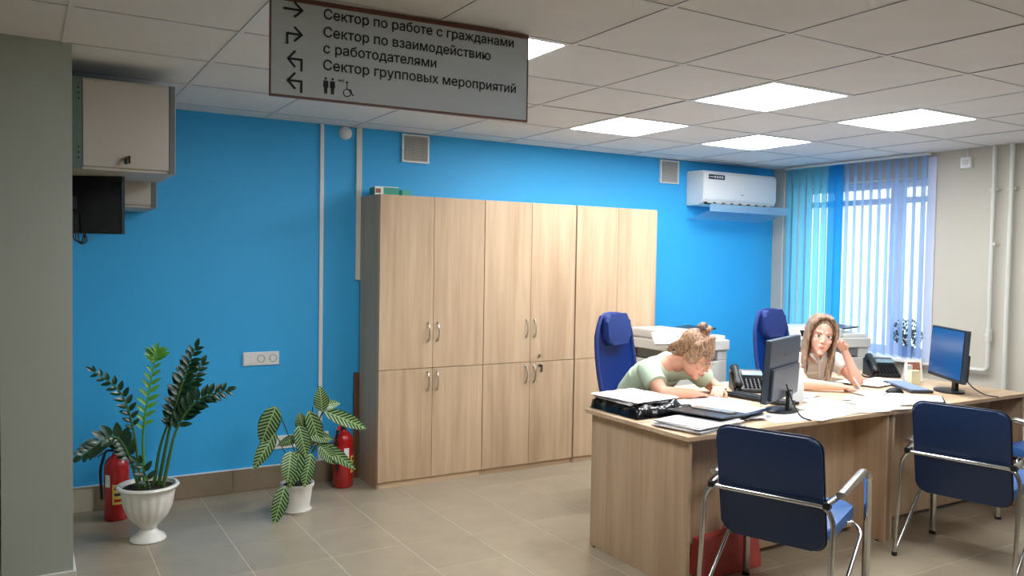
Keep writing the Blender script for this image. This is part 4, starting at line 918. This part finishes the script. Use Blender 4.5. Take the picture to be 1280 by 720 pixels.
# ------------------------------------------------------------------ people
def remeshed(bm, vox, smooth_it, name, material, parent=None, rough=None):
    me = bpy.data.meshes.new('tmp'); bm.to_mesh(me); bm.free(); o = bpy.data.objects.new('tmp', me); C.objects.link(o)
    md = o.modifiers.new('r', 'REMESH'); md.mode = 'VOXEL'; md.voxel_size = vox
    s = o.modifiers.new('s', 'SMOOTH'); s.iterations = smooth_it; s.factor = .5
    bpy.context.view_layer.update(); me2 = bpy.data.meshes.new_from_object(o.evaluated_get(bpy.context.evaluated_depsgraph_get()))
    bpy.data.objects.remove(o); me2.name = name; me2.materials.clear(); me2.materials.append(material)
    for p in me2.polygons: p.use_smooth = True
    o = bpy.data.objects.new(name, me2); C.objects.link(o)
    if parent: o.parent = parent
    return o
def ell(bm, c, r, M4=None, rot=None, sub=3):
    v = bmesh.ops.create_icosphere(bm, subdivisions=sub, radius=1)['verts']; R_ = Euler(rot).to_matrix() if rot else None
    for q in v:
        p = Vector((q.co.x*r[0], q.co.y*r[1], q.co.z*r[2]))
        if R_: p = R_ @ p
        p += Vector(c); q.co = M4 @ p if M4 else p
def limb(bm, a, b_, ra, rb, M4=None, caps=True, seg=20):
    a, b_ = Vector(a), Vector(b_)
    if M4: a, b_ = M4 @ a, M4 @ b_
    x, y = frame_of(b_-a); A = []; B = []
    for k in range(seg):
        d = x*math.cos(2*PI*k/seg)+y*math.sin(2*PI*k/seg); A.append(bm.verts.new(a+d*ra)); B.append(bm.verts.new(b_+d*rb))
    for k in range(seg): bm.faces.new((A[k], A[(k+1) % seg], B[(k+1) % seg], B[k]))
    bm.faces.new(list(reversed(A))); bm.faces.new(B)
    if caps:
        for p, r in ((a, ra), (b_, rb)):
            if caps == 'a' and p is b_: continue
            ell(bm, p, (r, r, r), sub=2)
def chain(bm, pts, rs, M4=None):
    for (a, b_), (ra, rb) in zip(zip(pts, pts[1:]), zip(rs, rs[1:])): limb(bm, a, b_, ra, rb, M4, seg=12)
def torso(bm, lst):
    """lst of (center, rx(across), ry(depth), across_dir)"""
    for (c0, a0, d0, x0), (c1, a1, d1, x1) in zip(lst, lst[1:]):
        rings = []
        for c_, a, d, xx in ((c0, a0, d0, x0), (c1, a1, d1, x1)):
            ax = (Vector(c1)-Vector(c0)).normalized(); xx = Vector(xx); xx = (xx-ax*xx.dot(ax)).normalized(); yy = ax.cross(xx)
            rings.append([bm.verts.new(Vector(c_)+xx*a*math.cos(2*PI*k/24)+yy*d*math.sin(2*PI*k/24)) for k in range(24)])
        A, B = rings
        for k in range(24): bm.faces.new((A[k], A[(k+1) % 24], B[(k+1) % 24], B[k]))
        bm.faces.new(list(reversed(A))); bm.faces.new(B)
    for c_, a, d, xx in lst:
        xx = Vector(xx).normalized(); zz = Vector((0, 0, 1)); yy = zz.cross(xx).normalized(); mm = Matrix((xx, yy, xx.cross(yy))).transposed()
        v = bmesh.ops.create_icosphere(bm, subdivisions=3, radius=1)['verts']
        for q in v: q.co = mm @ Vector((q.co.x*a, q.co.y*d, q.co.z*min(a, d)*.8)) + Vector(c_)
def head(bm, HM):
    ell(bm, (0, .018, .035), (.074, .094, .082), HM); ell(bm, (0, -.018, -.03), (.059, .070, .078), HM); ell(bm, (0, -.03, -.07), (.043, .052, .045), HM)
    ell(bm, (0, -.072, -.098), (.020, .018, .016), HM)
    limb(bm, (0, -.085, .008), (0, -.100, -.026), .0065, .0095, HM); ell(bm, (-.011, -.092, -.030), (.006, .007, .006), HM, sub=2); ell(bm, (.011, -.092, -.030), (.006, .007, .006), HM, sub=2)
    for s in (-1, 1):
        limb(bm, (s*.012, -.078, .024), (s*.042, -.068, .026), .007, .006, HM); ell(bm, (s*.036, -.062, -.025), (.02, .02, .018), HM, sub=2); ell(bm, (s*.075, .012, -.008), (.010, .018, .030), HM, sub=2)
    ell(bm, (0, -.086, -.058), (.024, .012, .014), HM)
def face_bits(parent, HM, hair, eyes_open=1.0, lipm='lips'):
    for s in (-1, 1):
        b = bmesh.new(); ell(b, (s*.030, -.0745, .004), (.0155, .0095, .0078*eyes_open), HM, sub=2); e = obj('eye', b, M['eyew'], parent, smooth='all')
        b = bmesh.new(); ell(b, (s*.029, -.0815, .004), (.006, .0035, .006*eyes_open), HM, sub=2); obj('iris', b, M['eye'], e, smooth='all')
        b = bmesh.new(); tube(b, [HM @ Vector(q) for q in ((s*.016, -.0855, .026), (s*.03, -.082, .0305), (s*.046, -.071, .026))], .0016, 6); obj('eyebrow', b, M['browhair'], parent, smooth='all')
        b = bmesh.new(); tube(b, [HM @ Vector(q) for q in ((s*.016, -.0815, .008), (s*.029, -.0855, .012), (s*.044, -.076, .007))], .0013, 6); obj('eyelash', b, M['eye'], parent, smooth='all')
    b = bmesh.new(); tube(b, [HM @ Vector(q) for q in ((-.022, -.087, -.060), (-.008, -.0985, -.0565), (0, -.0985, -.0585), (.008, -.0985, -.0565), (.022, -.087, -.060))], .004, 8, radii=[.0015, .0042, .0036, .0042, .0015]); tube(b, [HM @ Vector(q) for q in ((-.020, -.087, -.062), (0, -.0985, -.068), (.020, -.087, -.062))], .004, 8, radii=[.0015, .0052, .0015]); obj('lips', b, M[lipm], parent, smooth='all')
M['browhair'] = mat('brow_hair', (92, 62, 44), .8)
def hmat(c, face, up=(0, 0, 1), s=1.0):
    """head matrix: face points local -y"""
    f = Vector(face).normalized(); y = -f; u = Vector(up); z = (u-y*u.dot(y)).normalized(); x = y.cross(z)
    mm = Matrix((x, y, z)).transposed().to_4x4(); return Matrix.Translation(c) @ mm @ Matrix.Scale(s, 4)
def hand(bm, wrist, dirv, palm_n, side, curl=.5, s=1.0, spread=.10, curls=None):
    """dirv: towards fingertips, palm_n: out of the palm, side: direction of the thumb"""
    d = Vector(dirv).normalized(); n = Vector(palm_n); n = (n-d*n.dot(d)).normalized(); t_ = Vector(side); t_ = (t_-d*t_.dot(d)-n*t_.dot(n)).normalized(); w_ = Vector(wrist)
    P = lambda a, b_, c_: w_ + d*a*s + t_*b_*s + n*c_*s
    for k in range(4):
        off = .030-.020*k; limb(bm, P(.01, off*.55, 0), P(.082-.004*abs(k-1), off, 0), .0145*s, .0115*s, seg=10)
    L_ = (.070, .078, .072, .056)
    for k in range(4):
        off = .030-.020*k; base = P(.084-.004*abs(k-1), off, 0); ln = L_[k]*s; dd = (d+t_*spread*(1.5-k)*.6).normalized(); c_ = (curls[k] if curls else curl); pts = [base]; ang = 0
        for seg_, fr_ in enumerate((.46, .30, .24)):
            ang += c_*(1.0 if seg_ else .8); pts.append(pts[-1]+(dd*math.cos(ang)+n*math.sin(ang))*ln*fr_)
        chain(bm, pts, [.0095*s, .0088*s, .0080*s, .0068*s])
    pts = [P(.022, .022, .004), P(.045, .048, .016), P(.070, .056, .028+.01*curl), P(.092, .050, .036+.02*curl)]; chain(bm, pts, [.015*s, .012*s, .0098*s, .0078*s])
# --- woman in green -----------------------------------------------------------
b = bmesh.new(); X1 = Vector((1, -.08, 0))
pel = Vector((3.31, 4.00, .55)); 
nk = Vector((3.335, 3.685, .965)); hd = Vector((3.395, 3.555, .998))
shR = Vector((3.185, 3.74, .895)); shL = Vector((3.50, 3.70, .895))
elR = Vector((3.16, 3.58, .785)); elL = Vector((3.66, 3.69, .785)); wrR = Vector((3.345, 3.51, .775)); wrL = Vector((3.585, 3.55, .79))
torso(b, [(pel, .165, .12, X1), ((3.31, 3.96, .70), .145, .11, X1), ((3.325, 3.86, .82), .150, .105, X1), ((3.34, 3.76, .90), .135, .085, X1)])
for s_ in (shR, shL): limb(b, (3.34, 3.73, .91), s_, .06, .056)
limb(b, (3.34, 3.74, .92), hd+Vector((0, .03, -.03)), .058, .052)
limb(b, shR, elR, .052, .042); limb(b, elR, wrR, .041, .026); limb(b, shL, elL, .052, .042); limb(b, elL, wrL, .041, .026)
H1 = hmat(hd, (.34, -.68, -.60), (.22, -.50, .8), 1.10)
head(b, H1)
hand(b, wrR, (.86, .08, -.12), (.1, -.1, -1), (-.05, .9, -.1), .55, .92, curls=[.35, .6, .75, .85]); hand(b, wrL, (-.62, -.45, -.16), (-.1, 0, -1), (-.3, -.9, -.1), .5, .95, curls=[.5, .6, .6, .65])
for s_ in (-1, 1):
    hp = pel+Vector((s_*.085, -.02, -.01)); kn = hp+Vector((s_*.05, -.40, .0)); an = Vector((kn.x, kn.y+.03, .09)); limb(b, hp, kn, .08, .055); limb(b, kn, an, .052, .036); ell(b, an+Vector((0, -.06, -.045)), (.038, .11, .035))
w1 = remeshed(b, .0042, 3, 'person', M['skin']); tag(w1, 'person in a mint green top bent over writing at the nearer desk', 'person')
face_bits(w1, H1, 'hair1', .3)
b = bmesh.new()
torso(b, [(pel+Vector((0, 0, .06)), .178, .135, X1), ((3.31, 3.965, .70), .162, .128, X1), ((3.325, 3.865, .82), .166, .122, X1), ((3.34, 3.77, .885), .152, .098, X1)])
for s_, e in ((shR, elR), (shL, elL)):
    limb(b, (3.34, 3.75, .89), s_, .072, .068); limb(b, s_, s_.lerp(e, .62), .068, .066, caps='a')
limb(b, (3.34, 3.77, .90), (3.345, 3.715, .945), .085, .072, caps='a')
sh = remeshed(b, .006, 5, 'shirt', M['mint'], w1); 
for s_, e in ((shR, elR), (shL, elL)): b = bmesh.new(); tube(b, [s_.lerp(e, .60), s_.lerp(e, .635)], .0665, 20); obj('sleeve_hem', b, M['mint'], sh, smooth=True)
b = bmesh.new(); torso(b, [(pel+Vector((0, 0, .02)), .182, .14, X1), (pel+Vector((0, 0, -.02)), .18, .14, X1)])
for s_ in (-1, 1): hp = pel+Vector((s_*.085, -.02, -.01)); kn = hp+Vector((s_*.05, -.40, .0)); limb(b, hp, kn, .092, .066); limb(b, kn, (kn.x, kn.y+.03, .13), .064, .055, caps='a')
remeshed(b, .009, 3, 'trousers', M['denim'], w1)
# hair 1: short, pinned up
b = bmesh.new(); ell(b, (0, .030, .045), (.084, .098, .084), H1); ell(b, (0, .075, .0), (.066, .050, .066), H1)
rn = random.Random(5)
for k in range(26):
    a = -1.25+2.5*k/25; tp = Vector((.03*math.sin(a), -.01, .125)); md = Vector((.088*math.sin(a*1.2), .02-.075*math.cos(a*1.2), .07)); en = Vector((.088*math.sin(a*1.3), .035-.115*math.cos(a*1.1)*(1 if abs(a) < .5 else .75), .035 if abs(a) < .55 else -.01-.02*rn.random()))
    chain(b, [tp, md, en], [.014, .013, .006], H1)
for k in range(10): a = rn.uniform(-1.1, 1.1); chain(b, [(.06*math.sin(a), .09, .02), (.065*math.sin(a), .118, -.03), (.05*math.sin(a), .11+.02*rn.random(), -.075)], [.02, .016, .006], H1)
for k in range(9): a = rn.uniform(0, 6.28); chain(b, [(0, .045, .12), (.03*math.cos(a), .05+.025*math.sin(a), .15), (.05*math.cos(a), .055+.035*math.sin(a), .135)], [.02, .016, .006], H1)
h1 = remeshed(b, .0035, 4, 'hair', M['hair1'], w1)
b = bmesh.new(); tube(b, [H1 @ Vector(q) for q in ((-.035, .045, .145), (0, .06, .155), (.035, .045, .145))], .007, 8); obj('hair_clip', b, M['dark'], h1)
gb = bmesh.new()
for s in (-1, 1):
    tube(gb, [H1 @ Vector((s*.031+.021*math.cos(a*PI/8), -.098+.012*abs(math.cos(a*PI/8))*0.6, .002+.016*math.sin(a*PI/8))) for a in range(17)], .0014, 6, cap=False)
    tube(gb, [H1 @ Vector(q) for q in ((s*.052, -.092, .006), (s*.084, -.05, .010), (s*.090, .01, .006))], .0016, 6)
tube(gb, [H1 @ Vector((-.010, -.098, .006)), H1 @ Vector((.010, -.098, .006))], .0014, 6); obj('glasses', gb, M['gold'], w1)
b = bmesh.new(); limb(b, (3.335, 3.74, .925), (3.355, 3.67, .958), .062, .055, caps=False); 
# pen
pn = bmesh.new(); tube(pn, [(3.475, 3.435, ZD+.006), (3.455, 3.475, .82)], .0045, 8); b.free(); o = obj('pen', pn, M['lilac']); tag(o, 'pale pen in the right hand of the woman in green', 'pen')
# --- woman in white -----------------------------------------------------------
b = bmesh.new(); X2 = Vector((.92, -.38, 0)).normalized()   # her left side is +X2 (faces -x-y)
pel = Vector((4.62, 3.90, .55)); nk = Vector((4.47, 3.60, .95)); hd = Vector((4.435, 3.50, 1.085))
shR = Vector((4.31, 3.66, .905)); shL = Vector((4.64, 3.55, .905))
elR = Vector((4.24, 3.46, .785)); wrR = Vector((4.40, 3.315, .775)); elL = Vector((4.64, 3.375, .785)); wrL = Vector((4.555, 3.415, .985))
torso(b, [(pel, .155, .115, X2), ((4.57, 3.82, .70), .125, .10, X2), ((4.52, 3.71, .82), .135, .10, X2), ((4.49, 3.64, .90), .125, .075, X2)])
for s_ in (shR, shL): limb(b, (4.485, 3.62, .915), s_, .052, .046)
limb(b, (4.485, 3.62, .90), hd+Vector((.005, .02, -.06)), .050, .046)
limb(b, shR, elR, .043, .036); limb(b, elR, wrR, .036, .023); limb(b, shL, elL, .043, .036); limb(b, elL, wrL, .037, .023)
H2 = hmat(hd, (-.68, -.72, -.10), (.14, -.05, 1), 1.06)
head(b, H2)
hand(b, wrR, (.75, -.42, -.06), (.1, -.1, -1), (.35, .9, .1), .45, .86, curls=[.3, .5, .6, .7]); hand(b, wrL, (-.50, .02, .60), (-.72, -.3, -.3), (-.3, -.55, .3), .55, .86)
for s_ in (-1, 1):
    hp = pel+X2*s_*.08; kn = hp+Vector((-.12, -.38, 0)); an = Vector((kn.x, kn.y+.03, .09)); limb(b, hp, kn, .075, .052); limb(b, kn, an, .05, .034); ell(b, an+Vector((-.02, -.06, -.045)), (.036, .10, .035))
w2 = remeshed(b, .0042, 3, 'person', M['skinp']); tag(w2, 'person in a white blouse leaning her head on one hand, facing the viewer', 'person')
face_bits(w2, H2, 'hair2', 1.0)
b = bmesh.new()
torso(b, [(pel+Vector((0, 0, .06)), .17, .13, X2), ((4.57, 3.825, .70), .142, .118, X2), ((4.52, 3.715, .82), .150, .118, X2), ((4.49, 3.65, .885), .14, .09, X2)])
for s_, e in ((shR, elR), (shL, elL)): limb(b, (4.485, 3.63, .895), s_, .062, .058); limb(b, s_, s_.lerp(e, .45), .058, .058, caps='a')
bl_ = remeshed(b, .0055, 4, 'blouse', M['blouse'], w2)
b = bmesh.new(); fdir = Vector((-.38, -.92, 0)).normalized()
for s_ in (-1, 1):
    q = [Vector((4.475, 3.59, .965))+fdir*.03+X2*s_*.045, Vector((4.475, 3.59, .955))+fdir*.065+X2*s_*.05, Vector((4.475, 3.59, .90))+fdir*.082+X2*s_*.008]
    tube(b, q, .010, 8, radii=[.012, .014, .005], sx=1.3, sy=.6)
tube(b, [Vector((4.475, 3.60, .955))+fdir*.078, Vector((4.475, 3.60, .80))+fdir*.105], .005, 6); obj('collar', b, M['blouse'], bl_, smooth='all')
b = bmesh.new(); torso(b, [(pel+Vector((0, 0, .02)), .175, .135, X2), (pel+Vector((0, 0, -.02)), .172, .135, X2)])
for s_ in (-1, 1): hp = pel+X2*s_*.08; kn = hp+Vector((-.12, -.38, 0)); limb(b, hp, kn, .088, .064); limb(b, kn, (kn.x, kn.y+.03, .13), .06, .05, caps='a')
remeshed(b, .009, 3, 'trousers', M['denim'], w2)
# hair 2: long, centre-parted
b = bmesh.new(); ell(b, (0, .030, .044), (.086, .100, .086), H2); ell(b, (0, .07, -.05), (.07, .045, .11), H2)
for s in (-1, 1):
    for k in range(14):
        t_ = k/13; y0 = -.055+.14*t_
        # root at the parting, over the temple, down past the shoulder
        pts = [(s*.004, y0*.9+.0, .118-.12*max(0, y0-.02)), (s*(.040), y0-.010, .110), (s*.070, y0-.004, .072), (s*.080, y0+.002, .02), (s*(.080), y0+.012, -.05), (s*(.078+.006*math.sin(k)), y0-.006, -.13), (s*(.070+.01*math.sin(k*2)), y0-.035+.02*math.sin(k), -.205-.03*math.cos(k*1.7)), (s*(.062+.012*math.sin(k*3)), y0-.045, -.255-.03*math.cos(k*1.3))]
        if t_ > .6: pts = pts[:6]
        if s == 1: pts = [(x*1.0, y, z) for x, y, z in pts]
        chain(b, pts, [.008, .011, .012, .012, .012, .013, .012, .005][:len(pts)], H2)
remeshed(b, .0035, 2, 'hair', M['hair2'], w2)
pn = bmesh.new(); wv = wrR+Vector((.085, -.06, 0)); tube(pn, [(wv.x+.02, wv.y-.02, ZD+.006), (wv.x-.01, wv.y+.03, .835)], .004, 8); o = obj('pen', pn, M['lilac']); tag(o, 'pale pen in the resting hand of the woman in white', 'pen')
